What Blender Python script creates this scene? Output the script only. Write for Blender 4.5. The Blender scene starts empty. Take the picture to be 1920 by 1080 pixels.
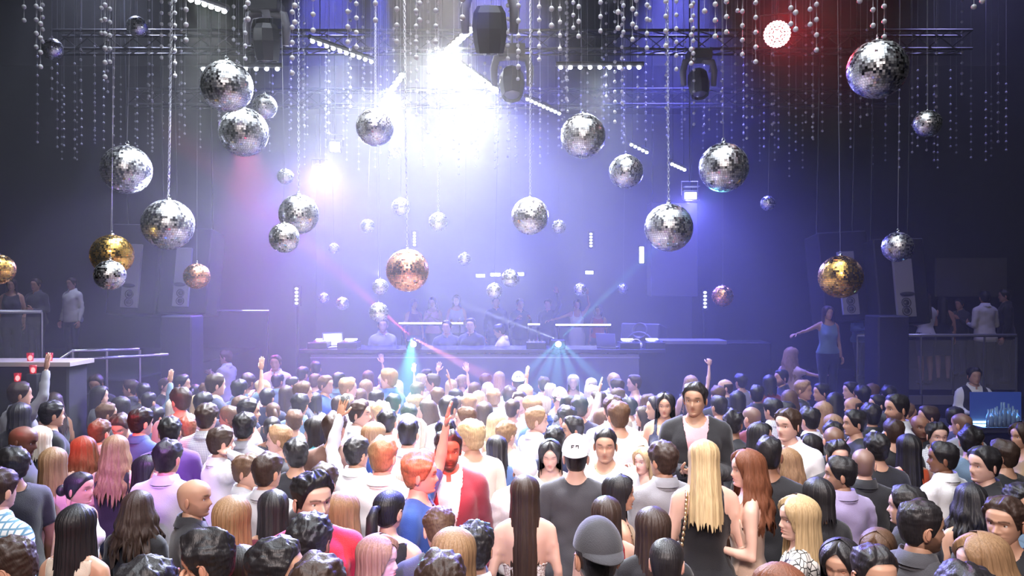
import bpy, bmesh, math, random
import numpy as np
from mathutils import Vector, Matrix, noise
from math import sin, cos, pi, radians as R, sqrt, atan2
sc = bpy.context.scene
COL = sc.collection
rnd = random.Random(7)
F = 1450.0; CZ = 2.82; TH = 0.0
# ---------------------------------------------------------------- camera
cam_d = bpy.data.cameras.new('camera'); cam = bpy.data.objects.new('camera', cam_d); COL.objects.link(cam)
cam.location = (0, 0, CZ); cam.rotation_euler = (pi / 2 + TH, 0, 0)
cam_d.sensor_width = 36; cam_d.lens = 36 * F / 1920; cam_d.clip_start = 0.05; cam_d.clip_end = 100
sc.camera = cam
sc.view_settings.view_transform = 'Standard'; sc.view_settings.look = 'None'
sc.view_settings.gamma = 1.0; sc.view_settings.use_curve_mapping = False
sc.view_settings.exposure = 0.0
cy = sc.cycles
cy.max_bounces = 5; cy.diffuse_bounces = 2; cy.glossy_bounces = 3; cy.transmission_bounces = 3
cy.volume_bounces = 0; cy.transparent_max_bounces = 6
cy.caustics_reflective = False; cy.caustics_refractive = False
cy.sample_clamp_indirect = 4.0; cy.use_denoising = True; cy.use_adaptive_sampling = True; cy.adaptive_threshold = 0.03; cy.adaptive_min_samples = 16
# ---------------------------------------------------------------- world
w = bpy.data.worlds.new('club_dark'); sc.world = w; w.use_nodes = True
w.node_tree.nodes['Background'].inputs[0].default_value = (0.10, 0.10, 0.16, 1)
w.node_tree.nodes['Background'].inputs[1].default_value = 0.10

def W(px, py, d):
    """point seen at photo pixel px,py at distance d along +Y"""
    a, b = (px - 960) / F, (540 - py) / F
    y = cos(TH) - b * sin(TH); z = sin(TH) + b * cos(TH)
    return Vector((a * d / y, d, CZ + z * d / y))

def spot(name, loc, aim, color, power, angle, blend=0.5, radius=0.06, vol=1.0):
    l = bpy.data.lights.new(name, 'SPOT'); l.energy = power; l.color = color
    l.spot_size = R(angle); l.spot_blend = blend; l.shadow_soft_size = radius
    o = bpy.data.objects.new(name, l); COL.objects.link(o); o.location = loc
    o.rotation_euler = (Vector(aim) - Vector(loc)).to_track_quat('-Z', 'Y').to_euler()
    return o
def area(name, loc, aim, color, power, sx, sy, spread=180):
    l = bpy.data.lights.new(name, 'AREA'); l.energy = power; l.color = color; l.shape = 'RECTANGLE'; l.size = sx; l.size_y = sy
    l.spread = R(spread)
    o = bpy.data.objects.new(name, l); COL.objects.link(o); o.location = loc
    o.rotation_euler = (Vector(aim) - Vector(loc)).to_track_quat('-Z', 'Y').to_euler()
    return o
WHITE = (0.86, 0.93, 1.0); BLUE = (0.16, 0.16, 1.0); VIOLET = (0.4, 0.28, 1.0)
# big white washes from the rig above the dance floor
spot('strobe_light_upper', W(852, 92, 10.7), (-1.8, 7.0, 1.5), WHITE, 3300, 84, 1, .15)
spot('strobe_light_lower', W(893, 155, 10.9), (0.0, 6.5, 1), WHITE, 3000, 66, 1, .15)
spot('strobe_light_left', W(735, 178, 11.7), (-1.9, 7.0, 1), WHITE, 2500, 80, 1, .15)
spot('strobe_light_rear', W(614, 312, 13.7), (-2.6, 8.0, 2.5), WHITE, 900, 90, 1, .15)
spot('lamp_row_light_left', W(640, 104, 10.3), (-2.6, 8.5, 1), WHITE, 1800, 90, 1, .3)
spot('lamp_row_light_right', W(1125, 132, 10.4), (1.0, 8.0, 0), WHITE, 1500, 80, 1, .4)
spot('lamp_row_light_far_left', W(390, 18, 8.1), (-3.0, 8.2, 1), WHITE, 900, 80, 1, .3)
spot('dance_floor_light', (-.5, 8.4, 8.6), (-.5, 7.2, 1.5), (1.0, .93, .95), 13000, 42, .9, .3)
spot('dance_floor_light_near', (.9, 3.2, 8.4), (.7, 5.2, 1.5), (1.0, .88, .86), 1700, 46, .9, .3)
# blue wash over the stage and the far half of the crowd
spot('blue_wash_left', (-3.2, 13.2, 8.85), (-2.6, 12.3, 1.2), BLUE, 9000, 58, 1)
spot('blue_wash_center', (-0.2, 13.2, 8.85), (0, 12.5, 1), BLUE, 8000, 64, 1)
spot('blue_wash_right', (2.9, 13.4, 8.85), (2.4, 12.5, 1), BLUE, 10000, 64, 1)
spot('blue_fill_right', W(1293, 374, 12.35), (1.9, 8, 1.0), BLUE, 2500, 90, 1, .1)  # added blue fill for the lower haze, set at the floodlight
spot('blue_fill_center', W(868, 190, 17.2), (-.2, 10, 1.2), (.12, .12, 1), 15000, 70, 1, .1)  # added blue fill for the lower haze, source hidden in the white glow
spot('blue_fill_left', W(606, 318, 14.3), (-2.6, 8.5, 1.2), (.25, .12, 1), 5200, 74, 1, .1)  # added blue violet fill for the lower haze, set by the rear strobes
# red lamp, red haze at left, coloured accents on the crowd
RED = (1.0, .03, .05)
spot('red_lamp_beam', W(1457, 64, 8.9), (1.5, 0, 3.6), RED, 420, 60, 1, .12)
spot('red_haze_left', (-4.6, 13.2, 5.6), (-3.3, 11.2, 1.0), (1, .10, .30), 2600, 46, 1)
spot('blue_accent', (-1.6, 9, 7), W(760, 800, 6.2), (.05, .08, 1), 30000, 9, .8)
spot('blue_accent_near', (-.2, 7.5, 6.5), W(735, 960, 4.1), (.05, .06, 1), 9000, 13, .8)
spot('violet_accent_near', (-.6, -1, 5.5), W(705, 1030, 3.3), (.35, .2, 1), 2500, 6, .7)
spot('red_accent', (.5, .5, 5.5), W(815, 860, 5.0), (1, .02, .03), 6000, 8, .7)
spot('violet_accent_left', (-1.5, 0, 6), W(218, 860, 5.2), (.5, .05, 1), 3500, 10, .8)
spot('red_accent_left', (-4.5, 1, 5), W(232, 790, 6.7), (1, .02, .06), 4000, 10, .8)
spot('blue_beam_right', W(1480, 205, 12), W(900, 400, 12), (.1, .1, 1), 9000, 5, .6)
spot('blue_beam_left', W(216, 60, 9), W(130, 520, 9), (.08, .1, 1), 3000, 4, .6)
# laser fans on the booth front edge
LA, LB = W(773, 632, 12.2), W(1048, 637, 12.2)
TEAL = (.15, 1, .75); AQUA = (.2, .75, 1)
for px, py, d_, c_, p_ in ((748, 757, 6.9, TEAL, 9000), (764, 760, 6.8, TEAL, 11000), (781, 752, 6.9, (.3, .8, 1), 9000), (912, 706, 9.5, (1, .3, .5), 24000), (690, 560, 10.5, (1, .12, .25), 20000)):
    spot('laser_left', LA + Vector((0, -.06, 0)), W(px, py, d_), c_, p_, 3.2, .3, .01)
for px, py, d_, c_, p_ in ((820, 552, 10.6, (.7, .8, 1), 30000), (965, 722, 8.2, AQUA, 9000), (1005, 735, 7.6, AQUA, 9000), (1042, 742, 7.4, AQUA, 9000), (1085, 738, 7.5, AQUA, 9000), (1130, 720, 8.2, AQUA, 9000), (1130, 560, 10.6, AQUA, 14000)):
    spot('laser_right', LB + Vector((0, -.06, 0)), W(px, py, d_), c_, p_, 2.4, .3, .01)
# added dim bluish fill spots that lift the dark sides of the haze
spot('side_fill_left', (-6.5, 12.5, 8.8), (-6.8, 11.5, 0), (.62, .66, 1), 900, 95, 1, .2)
spot('side_fill_right', (7.5, 12.5, 8.8), (7.8, 11.5, 0), (.4, .38, 1), 600, 95, 1, .2)
# added area fills overhead, out of view, to whiten the mirror ball tops
area('ceiling_fill_near', (0.0, 2.6, 8.7), (0.0, 4.5, 0), WHITE, 170, 6, 2.4, 110)
area('ceiling_fill_mid', (-.3, 6.4, 8.8), (-.3, 6.4, 0), WHITE, 320, 8, 2.4, 100)
# front light from the balcony over the photographer's head
area('balcony_front_light', (-.2, -1.5, 6.0), (0.2, 4.5, 1.2), (1.0, 0.84, 0.80), 165, 4, 0.6, 90)
# ================================================================ materials
def nt(m):
    m.use_nodes = True; return m.node_tree, m.node_tree.nodes['Principled BSDF']
MC = {}
def mat(name, col, rough=0.6, metal=0.0, bump=0.0, bscale=40, var=0.0, emit=None, estr=0, alpha=1, spec=None, coat=0, trans=0, sheen=0, subs=0):
    if name in MC: return MC[name]
    m = bpy.data.materials.new(name); t, b = nt(m); MC[name] = m
    if emit: m.cycles.emission_sampling = 'NONE'
    b.inputs['Base Color'].default_value = (*col, 1); b.inputs['Roughness'].default_value = rough
    b.inputs['Metallic'].default_value = metal; b.inputs['Alpha'].default_value = alpha
    if spec is not None: b.inputs['Specular IOR Level'].default_value = spec
    if coat: b.inputs['Coat Weight'].default_value = coat
    if trans: b.inputs['Transmission Weight'].default_value = trans
    if sheen: b.inputs['Sheen Weight'].default_value = sheen
    if emit: b.inputs['Emission Color'].default_value = (*emit, 1); b.inputs['Emission Strength'].default_value = estr
    if bump or var:
        tc = t.nodes.new('ShaderNodeTexCoord'); n = t.nodes.new('ShaderNodeTexNoise'); n.inputs['Scale'].default_value = bscale
        n.inputs['Detail'].default_value = 3
        t.links.new(tc.outputs['Object'], n.inputs['Vector'])
        if bump:
            bp = t.nodes.new('ShaderNodeBump'); bp.inputs['Strength'].default_value = bump; bp.inputs['Distance'].default_value = 0.01
            t.links.new(n.outputs['Fac'], bp.inputs['Height']); t.links.new(bp.outputs[0], b.inputs['Normal'])
        if var:
            mx = t.nodes.new('ShaderNodeMix'); mx.data_type = 'RGBA'
            mx.inputs['A'].default_value = (*[c * (1 - var) for c in col], 1); mx.inputs['B'].default_value = (*[min(1, c * (1 + var)) for c in col], 1)
            t.links.new(n.outputs['Fac'], mx.inputs['Factor']); t.links.new(mx.outputs['Result'], b.inputs['Base Color'])
    return m
def glow(name, col, s):
    return mat(name, (0.05, 0.05, 0.06), 0.5, emit=col, estr=s)

# ================================================================ mesh helpers
class MB:
    """collects geometry of one part"""
    def __init__(s): s.v = []; s.f = []
    def add(s, vs, fs):
        o = len(s.v); s.v += [tuple(v) for v in vs]; s.f += [tuple(i + o for i in f) for f in fs]; return s
    def box(s, c, d, rz=0, M=None):
        cx, cy_, cz = c; hx, hy, hz = d[0] / 2, d[1] / 2, d[2] / 2
        bv = min(hx, hy, hz) * 0.12
        bm = bmesh.new(); bmesh.ops.create_cube(bm, size=1)
        for v in bm.verts: v.co = Vector((v.co.x * 2 * hx, v.co.y * 2 * hy, v.co.z * 2 * hz))
        bmesh.ops.bevel(bm, geom=bm.edges[:], offset=min(bv, 0.02), segments=1, affect='EDGES')
        T = Matrix.Translation(c) @ Matrix.Rotation(rz, 4, 'Z')
        if M: T = M @ T
        s.add([T @ v.co for v in bm.verts], [[v.index for v in f.verts] for f in bm.faces]); bm.free(); return s
    def tube(s, pts, rad, n=8, cap=True):
        pts = [Vector(p) for p in pts]; k = len(pts)
        rad = rad if hasattr(rad, '__len__') else [rad] * k
        rings = []; prev = None
        for i, p in enumerate(pts):
            d = (pts[min(i + 1, k - 1)] - pts[max(i - 1, 0)]).normalized()
            if prev is None: a = d.orthogonal().normalized()
            else:
                a = prev - d * prev.dot(d)
                a = a.normalized() if a.length > 1e-5 else d.orthogonal().normalized()
            prev = a; b = d.cross(a)
            rings.append([p + (a * cos(2 * pi * j / n) + b * sin(2 * pi * j / n)) * rad[i] for j in range(n)])
        vs = [v for r in rings for v in r]; fs = []
        for i in range(k - 1):
            for j in range(n):
                fs.append((i * n + j, i * n + (j + 1) % n, (i + 1) * n + (j + 1) % n, (i + 1) * n + j))
        if cap: fs += [tuple(range(n - 1, -1, -1)), tuple(range((k - 1) * n, k * n))]
        return s.add(vs, fs)
    def ell(s, c, r, n=12, m=8, M=None):
        vs = [(0, 0, 1)]; fs = []
        for i in range(1, m):
            for j in range(n):
                a = pi * i / m; b = 2 * pi * j / n; vs.append((sin(a) * cos(b), sin(a) * sin(b), cos(a)))
        vs.append((0, 0, -1)); L = len(vs) - 1
        for j in range(n): fs.append((0, 1 + j, 1 + (j + 1) % n)); fs.append((L, L - n + (j + 1) % n, L - n + j))
        for i in range(m - 2):
            for j in range(n):
                a = 1 + i * n + j; b = 1 + i * n + (j + 1) % n; fs.append((a, a + n, b + n, b))
        r = r if hasattr(r, '__len__') else (r, r, r)
        vs = [Vector((v[0] * r[0], v[1] * r[1], v[2] * r[2])) for v in vs]
        if M: vs = [M @ v for v in vs]
        return s.add([v + Vector(c) for v in vs], fs)
    def lathe(s, prof, n=20, c=(0, 0, 0)):
        vs = []; fs = []
        for r, z in prof:
            for j in range(n): vs.append((c[0] + r * cos(2 * pi * j / n), c[1] + r * sin(2 * pi * j / n), c[2] + z))
        for i in range(len(prof) - 1):
            for j in range(n): fs.append((i * n + j, i * n + (j + 1) % n, (i + 1) * n + (j + 1) % n, (i + 1) * n + j))
        return s.add(vs, fs)
    def mesh(s, name, m=None, smooth=False):
        me = bpy.data.meshes.new(name); me.from_pydata(s.v, [], s.f)
        if m: me.materials.append(m)
        if smooth: me.polygons.foreach_set('use_smooth', [True] * len(me.polygons))
        me.update(); return me
    def build(s, name, m, parent=None, smooth=False):
        return link(name, s.mesh(name, m, smooth), parent)
def link(name, data, parent=None):
    o = bpy.data.objects.new(name, data); COL.objects.link(o)
    if parent: o.parent = parent
    return o
def empty(name, loc, rot=(0, 0, 0)):
    o = bpy.data.objects.new(name, None); o.empty_display_size = .1; COL.objects.link(o); o.location = loc; o.rotation_euler = rot; return o
def tag(o, label=None, cat=None, group=None, kind=None):
    if label: o['label'] = label
    if cat: o['category'] = cat
    if group: o['group'] = group
    if kind: o['kind'] = kind
    return o
def struct(name, mb, m, smooth=False):
    return tag(mb.build(name, m, None, smooth), kind='structure')

# ================================================================ room shell
black_wall = mat('black_wall', (0.022, 0.022, 0.03), 0.75, bump=.2, bscale=6, var=.3)
black_gloss = mat('black_gloss', (0.012, 0.012, 0.02), 0.3, bump=.1, bscale=3)
black_metal = mat('black_metal', (0.02, 0.02, 0.025), 0.45, metal=.6)
chrome = mat('chrome', (0.75, 0.76, 0.8), 0.18, metal=1)
steel = mat('brushed_steel', (0.5, 0.52, 0.56), 0.35, metal=1)
grey_speaker = mat('grey_speaker', (0.32, 0.32, 0.37), 0.6, bump=.15, bscale=60)
floor_m = mat('dance_floor', (0.03, 0.028, 0.035), 0.35, bump=.1, bscale=4)
struct('floor', MB().box((0, 9, -.1), (30, 26, .2)), floor_m)
struct('ceiling', MB().box((0, 9, 9.1), (30, 26, .2)), black_wall)
struct('wall_back', MB().box((0, 21.6, 4.5), (30, .2, 9)), black_wall)
struct('wall_left', MB().box((-14.6, 9, 4.5), (.2, 26, 9)), black_wall)
struct('wall_right', MB().box((14.6, 9, 4.5), (.2, 26, 9)), black_wall)
hz = bpy.data.materials.new('club_haze'); hz.use_nodes = True; t = hz.node_tree; t.nodes.clear()
out = t.nodes.new('ShaderNodeOutputMaterial'); vs_ = t.nodes.new('ShaderNodeVolumeScatter')
vs_.inputs['Density'].default_value = 0.021; vs_.inputs['Anisotropy'].default_value = 0.3
t.links.new(vs_.outputs[0], out.inputs['Volume'])
bm_ = MB(); bm_.add([(x, y, z) for x in (-14.4, 14.4) for y in (6.6, 21.4) for z in (.01, 8.97)], [(0, 1, 3, 2), (4, 6, 7, 5), (0, 4, 5, 1), (2, 3, 7, 6), (0, 2, 6, 4), (1, 5, 7, 3)])
struct('haze', bm_, hz)
# ================================================================ mirror balls
def mirror(name, col, rough):
    m = bpy.data.materials.new(name); t, b = nt(m)
    g = t.nodes.new('ShaderNodeNewGeometry'); rr = t.nodes.new('ShaderNodeMapRange')
    rr.inputs['To Min'].default_value = rough * .4; rr.inputs['To Max'].default_value = rough * 1.8
    t.links.new(g.outputs['Random Per Island'], rr.inputs['Value']); t.links.new(rr.outputs[0], b.inputs['Roughness'])
    mx = t.nodes.new('ShaderNodeMix'); mx.data_type = 'RGBA'
    mx.inputs['A'].default_value = (*[c * .75 for c in col], 1); mx.inputs['B'].default_value = (*col, 1)
    t.links.new(g.outputs['Random Per Island'], mx.inputs['Factor']); t.links.new(mx.outputs['Result'], b.inputs['Base Color'])
    b.inputs['Metallic'].default_value = 1
    return m
M_SILV = mirror('silver_mirror_tile', (0.95, 0.96, 0.98), 0.27)
M_GOLD = mirror('gold_mirror_tile', (1.0, 0.62, 0.16), 0.22)
M_ROSE = mirror('copper_mirror_tile', (1.0, 0.5, 0.28), 0.22)
M_GROUT = mat('ball_grout', (0.25, 0.25, 0.27), 0.5)
M_WIRE = mat('steel_wire', (0.6, 0.62, 0.66), 0.4, metal=.7)
def ball_tiles(rows, seed):
    r = random.Random(seed); mb = MB()
    for i in range(rows):
        p0 = pi * i / rows; p1 = pi * (i + 1) / rows; pm = (p0 + p1) / 2
        n = max(4, int(round(2 * rows * sin(pm)))); off = r.random()
        for j in range(n):
            a0 = 2 * pi * (j + off) / n; a1 = 2 * pi * (j + 1 + off) / n; am = (a0 + a1) / 2
            nrm = Vector((sin(pm) * cos(am), sin(pm) * sin(am), cos(pm)))
            e1 = Vector((-sin(am), cos(am), 0)); e2 = nrm.cross(e1)
            hw = sin(pm) * pi / n * .9; hh = pi / rows / 2 * .9
            tn = (nrm + e1 * r.gauss(0, .022) + e2 * r.gauss(0, .022)).normalized()
            f1 = (e1 - tn * e1.dot(tn)).normalized(); f2 = tn.cross(f1)
            c = nrm * 1.0
            mb.add([(c + f1 * sx * hw + f2 * sy * hh) * .5 for sx, sy in ((-1, -1), (1, -1), (1, 1), (-1, 1))], [(0, 1, 2, 3) if (f1.cross(f2)).dot(tn) > 0 else (3, 2, 1, 0)])
    return mb
BT = {}
for nm, rows in (('big', 34), ('mid', 26), ('small', 18)):
    for mn, mm in (('silver', M_SILV), ('gold', M_GOLD), ('copper', M_ROSE)):
        if mn != 'silver' and nm == 'small': continue
        BT[nm, mn] = ball_tiles(rows, len(BT)).mesh('mirror_tiles', mm)
core_me = MB().ell((0, 0, 0), .486, 32, 20).mesh('core', M_GROUT, True)
hook = MB(); hook.lathe([(0.0001, .03), (.045, .028), (.05, 0), (.05, -.03)], 16, (0, 0, .5))
hook.tube([(.022 * cos(a) * 1.6, 0, .56 + .035 * sin(a)) for a in [2 * pi * k / 12 for k in range(13)]], .007, 6)
hook_me = hook.mesh('hanging_cap', chrome, True)
def chain_mesh(L, link_=.035, r=.0075):
    mb = MB(); n = int(L / link_)
    for i in range(n):
        z = i * link_; k = i % 2
        pts = [((cos(a) * .011 if k else 0), (0 if k else cos(a) * .011), z + sin(a) * link_ * .62) for a in [2 * pi * q / 6 for q in range(7)]]
        mb.tube(pts, r * .5, 4, False)
    return mb.mesh('chain', M_WIRE)
ZC = 8.99; M_WIRE2 = mat('thin_wire', (.22, .22, .25), .5)
BALLS = [ # px,py,diameter px,true diameter,colour,chain?,label
(425,162,96,.5,'silver',0,'large dark silver mirror ball hanging just above two others near top left'),
(496,200,46,.3,'silver',0,'smaller dark silver mirror ball touching the right side of the large dark one'),
(457,248,90,.5,'silver',0,'bright hazy silver mirror ball directly below the large dark one'),
(237,318,90,.5,'silver',0,'large greyish silver mirror ball high on the left, seen against the dark wall'),
(315,421,94,.5,'silver',1,'large silver mirror ball on a thick chain above the left loudspeakers'),
(535,331,30,.22,'silver',0,'small silver mirror ball hanging above the overlapping bright and dark pair'),
(560,402,74,.42,'silver',1,'bright silver mirror ball on a chain with a darker smaller one overlapping its lower left'),
(533,446,56,.3,'silver',0,'dark violet silver mirror ball overlapping the lower left of a brighter ball'),
(703,239,70,.4,'silver',1,'dark blue tinted mirror ball in front of the brightest white beams'),
(752,388,34,.25,'silver',0,'small silver mirror ball straight above the copper ball over the stage'),
(689,424,26,.2,'silver',0,'tiny silver mirror ball left of the small ball above the copper one'),
(822,416,36,.27,'silver',1,'small silver mirror ball hanging right of and above the copper ball'),
(626,466,20,.17,'silver',0,'tiny faint silver mirror ball in the violet haze right of the dark violet ball'),
(210,478,76,.38,'gold',0,'yellow gold mirror ball on the left with a silver ball hanging in front of it'),
(206,516,56,.25,'silver',0,'silver mirror ball hanging directly in front of the left yellow gold ball'),
(-2,505,56,.3,'gold',0,'gold mirror ball cut by the left edge of the photo'),
(369,518,48,.3,'copper',0,'rose gold mirror ball in front of the second left column loudspeaker'),
(764,507,80,.45,'copper',1,'large copper mirror ball hanging over the left end of the dj booth'),
(713,538,30,.22,'silver',0,'small silver mirror ball just left of the copper ball, upper of a pair'),
(607,559,20,.18,'silver',0,'tiny silver mirror ball low over the left stage, left one of two side by side'),
(642,569,24,.2,'silver',0,'tiny silver mirror ball low over the left stage, right one of two side by side'),
(710,585,36,.25,'silver',0,'small bright silver mirror ball hanging lowest of all, above the booth left end'),
(871,486,25,.2,'silver',0,'tiny silver mirror ball right of the large copper ball'),
(994,405,70,.4,'silver',1,'bright silver mirror ball on a chain in the centre of the blue haze'),
(1048,425,26,.2,'silver',0,'tiny silver mirror ball right of the bright central ball'),
(927,545,30,.22,'silver',0,'small silver mirror ball in front of the stage people, left of a hazier ball'),
(957,522,34,.25,'silver',0,'small hazy silver mirror ball in front of the lit truss behind the booth'),
(1088,543,24,.2,'silver',0,'tiny silver mirror ball above the dancer on the stage right'),
(1168,541,20,.2,'silver',0,'tiny silver mirror ball right of the ball above the stage dancer'),
(1093,255,84,.5,'silver',0,'large overexposed mirror ball under the straight row of white lamps'),
(1174,322,64,.4,'silver',0,'silver mirror ball with a ring hook right below the large overexposed one'),
(1357,314,92,.5,'silver',0,'large silver grey mirror ball right of centre below the red lamp'),
(1254,427,90,.5,'silver',1,'large silver mirror ball on a chain with a hook dangling under it'),
(1440,381,28,.22,'silver',0,'small dim mirror ball alone on the dark wall right of centre'),
(1645,130,108,.5,'silver',0,'largest silver mirror ball hanging at the upper right'),
(1739,232,50,.275,'silver',0,'dim mirror ball below and right of the largest upper right ball'),
(1683,463,56,.32,'silver',0,'silver mirror ball in front of the right column loudspeaker'),
(1576,519,80,.45,'gold',0,'large yellow gold mirror ball hanging on the right before a column loudspeaker'),
(1355,555,40,.3,'copper',0,'small rose gold mirror ball low on the right against the blue wall'),
(740,288,20,.2,'silver',0,'tiny glaring white mirror ball below the white beams, right of the dark blue ball'),
(257,50,38,.3,'silver',0,'dull grey mirror ball high in the top left haze'),
(97,92,40,.3,'silver',0,'very dark mirror ball near the top left corner'),
]
for (px, py, dp, D, colr, ch, lab) in BALLS:
    d = D * F / dp; c = W(px, py, d)
    r = empty('mirror_ball', c, (0, rnd.uniform(-.03, .03), rnd.uniform(0, 6)))
    tag(r, lab, 'mirror ball', 'mirror balls hanging over the dance floor')
    size = 'big' if dp >= 62 else ('mid' if dp >= 40 or colr != 'silver' else 'small')
    for nm, me in (('mirror_tiles', BT[size, colr]), ('core', core_me), ('hanging_cap', hook_me)):
        o = link(nm, me, r); o.scale = (D, D, D)
    L = (ZC - c.z) - D * .58
    if ch: o = link('chain', chain_mesh(L), r)
    else: o = MB().tube([(0, 0, 0), (0, 0, L)], (.002 if dp > 40 else .003), 4).build('wire', M_WIRE2, r)
    o.location = (0, 0, D * .58)
# ================================================================ bead strands
M_BEAD = mat('frosted_bead', (0.5, 0.5, 0.54), 0.4, coat=.2)
M_CORD = mat('nylon_cord', (0.3, 0.3, 0.34), 0.6)
SM = {}
def strand_mesh(n, rad, sp, top):
    k = (n, rad, sp, round(top, 2))
    if k not in SM:
        mb = MB(); rr = random.Random(n)
        pr = []
        for i in range(n): pr += [(rad * max(.06, sin(q * pi / 6)), i * sp - rad * cos(q * pi / 6)) for q in range(7)]
        if top > pr[-1][1]: pr.append((.0022, pr[-1][1] + .001)); pr.append((.0022, top))
        mb.lathe(pr, 7)
        SM[k] = mb.mesh('bead_strand', M_BEAD, True)
    return SM[k]
def strand(p, lab, grp, rad=.022, sp=.13, nmax=99):
    top = ZC - p.z; n = min(nmax, max(2, int(top / sp))); bme = strand_mesh(n, rad, sp, top)
    o = link('bead_strand', bme); o.location = p; tag(o, lab, 'bead strand', grp)
    return o
NEAR = [(45,38,7.5),(68,88,7.4),(76,125,7.0),(80,78,8.2),(197,144,7),(190,62,8),(206,116,7.6),(303,108,9),(318,125,9.5),(328,142,8),(349,75,6.6),(438,75,9),(460,110,7.8),(465,36,6.2),(548,137,6.6),(553,42,6),(587,57,6.3),(652,79,6.6),(668,88,7),(704,38,6),(657,200,10.5),(744,78,6.2),(780,108,6.5),(787,38,6),(817,79,6.4),(867,33,5.6),(952,110,7.6),(972,125,6.6),(971,148,9),(1011,112,7.6),(1034,48,6),(1050,92,7.5),(1085,68,6.8),(1075,52,8),(1126,58,7),(1159,53,6.2),(1169,60,7.6),(1186,74,6.6),(1193,52,7.4),(1213,90,7),(1218,38,8),(1248,86,6.8),(1268,130,7.4),(1296,119,7),(1321,21,6),(1341,68,6.3),(1362,60,6.6),(1392,102,7),(1417,116,6.8),(1483,45,6.3),(1492,55,6),(1519,46,6.6),(1531,94,6.6),(1612,2,6),(1637,48,6.4),(1658,69,6.6),(1826,13,6.3),(1842,2,6),(1153,229,10),(1166,193,9),(1062,185,9.4),(1063,150,10.5),(955,279,11),(939,221,10),(909,245,10.5),(781,215,9),(802,248,10),(1300,100,8),(1383,20,7.6)]
for x, y, d in NEAR:
    side = 'top left corner' if x < 420 else ('top edge left of centre' if x < 900 else ('top centre by the lamp row' if x < 1290 else 'top right by the red lamp'))
    strand(W(x, y, d), 'large white beads on a cord at the ' + side, 'near bead strings, ' + side)
rs = random.Random(3)
far_n = 0
# far rings of strands: concentric wavy rows
for row, (d, ymid, step) in enumerate([(11.5, 250, 38), (13, 268, 33), (14.5, 290, 31), (10.3, 215, 60)]):
    x = 70 + row * 9
    while x < 1890:
        dens = 1.0 if x > 560 else .75
        if x > 1500: dens = .7
        if rs.random() < dens:
            yb = ymid + 28 * sin(x / 130. + row) + rs.uniform(-22, 22)
            side = 'on the dim left side' if x < 500 else ('in the bright white haze' if x < 1000 else ('right of the row of lamps' if x < 1400 else 'on the dark right side'))
            strand(W(x, yb, d + rs.uniform(-.4, .4)), 'far string of small white beads hanging ' + side, 'far bead strings ' + side, .019, .14, rs.choice([7, 8, 9, 10, 11])); far_n += 1
        x += step * rs.uniform(.7, 1.3)
print('far strands', far_n)
# ================================================================ people: geometry engine
def ip(x, xs, ys): return np.interp(x, xs, ys)
def gs(a, s): return np.exp(-(a / s) ** 2)
HZ = [0, .006, .02, .035, .045, .052, .06, .072, .09, .115, .13, .15, .17, .19, .205, .217, .226, .23]
HF = [.045, .068, .086, .083, .086, .085, .087, .086, .087, .088, .094, .0955, .093, .082, .066, .045, .02, .0]
HB = [.0, .012, .03, .052, .064, .072, .079, .086, .092, .098, .100, .101, .097, .085, .068, .047, .021, .0]
HW = [.022, .030, .044, .053, .057, .060, .062, .065, .0685, .072, .074, .0755, .074, .066, .054, .037, .017, .0]
def head_pts(a, z, fem=0.):
    """skull and face surface at azimuth a (0 = face, + = right), height z above the chin"""
    f = ip(z, HZ, HF); b = ip(z, HZ, HB); w = ip(z, HZ, HW)
    jaw = 1 - .10 * fem * gs(z - .03, .04); w = w * jaw
    c = np.cos(a); s = np.sin(a)
    x = w * np.sign(s) * np.abs(s) ** .92
    y = np.where(c > 0, f * np.abs(c) ** .85, -b * np.abs(c) ** .95)
    fr = np.clip(c * 1.6 - .2, 0, 1)
    ax = np.abs(x)
    d = ip(z, [.066, .074, .082, .092, .108, .122], [0, .017, .025, .019, .010, 0]) * gs(x, .0105 - .003 * np.clip((z - .08) / .04, 0, 1)) * (1 - .2 * fem)
    d += .007 * gs(ax - .014, .007) * gs(z - .078, .007)
    d -= .011 * gs(ax - .032, .017) * gs(z - .116, .012)
    d += .0045 * gs(z - .134, .009) * gs(x, .055) * (1 - .6 * fem)
    d += .004 * gs(ax - .045, .018) * gs(z - .088, .016)
    d += (.0065 + .002 * fem) * gs(x, .023) * (gs(z - .0475, .0055) + .85 * gs(z - .0605, .0045))
    d -= .0045 * gs(x, .026) * gs(z - .0545, .0028)
    d -= .004 * gs(x, .03) * gs(z - .035, .006)
    d += .004 * gs(x, .02) * gs(z - .018, .012)
    y = y + d * fr
    return x, y
def grid_faces(nz, na):
    i = np.arange(nz - 1)[:, None]; j = np.arange(na)[None, :]; j2 = (j + 1) % na
    return np.stack([i * na + j, i * na + j2, (i + 1) * na + j2, (i + 1) * na + j], -1).reshape(-1, 4)
PIV = 1.50; CH = .02       # neck pivot height, chin above pivot
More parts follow.
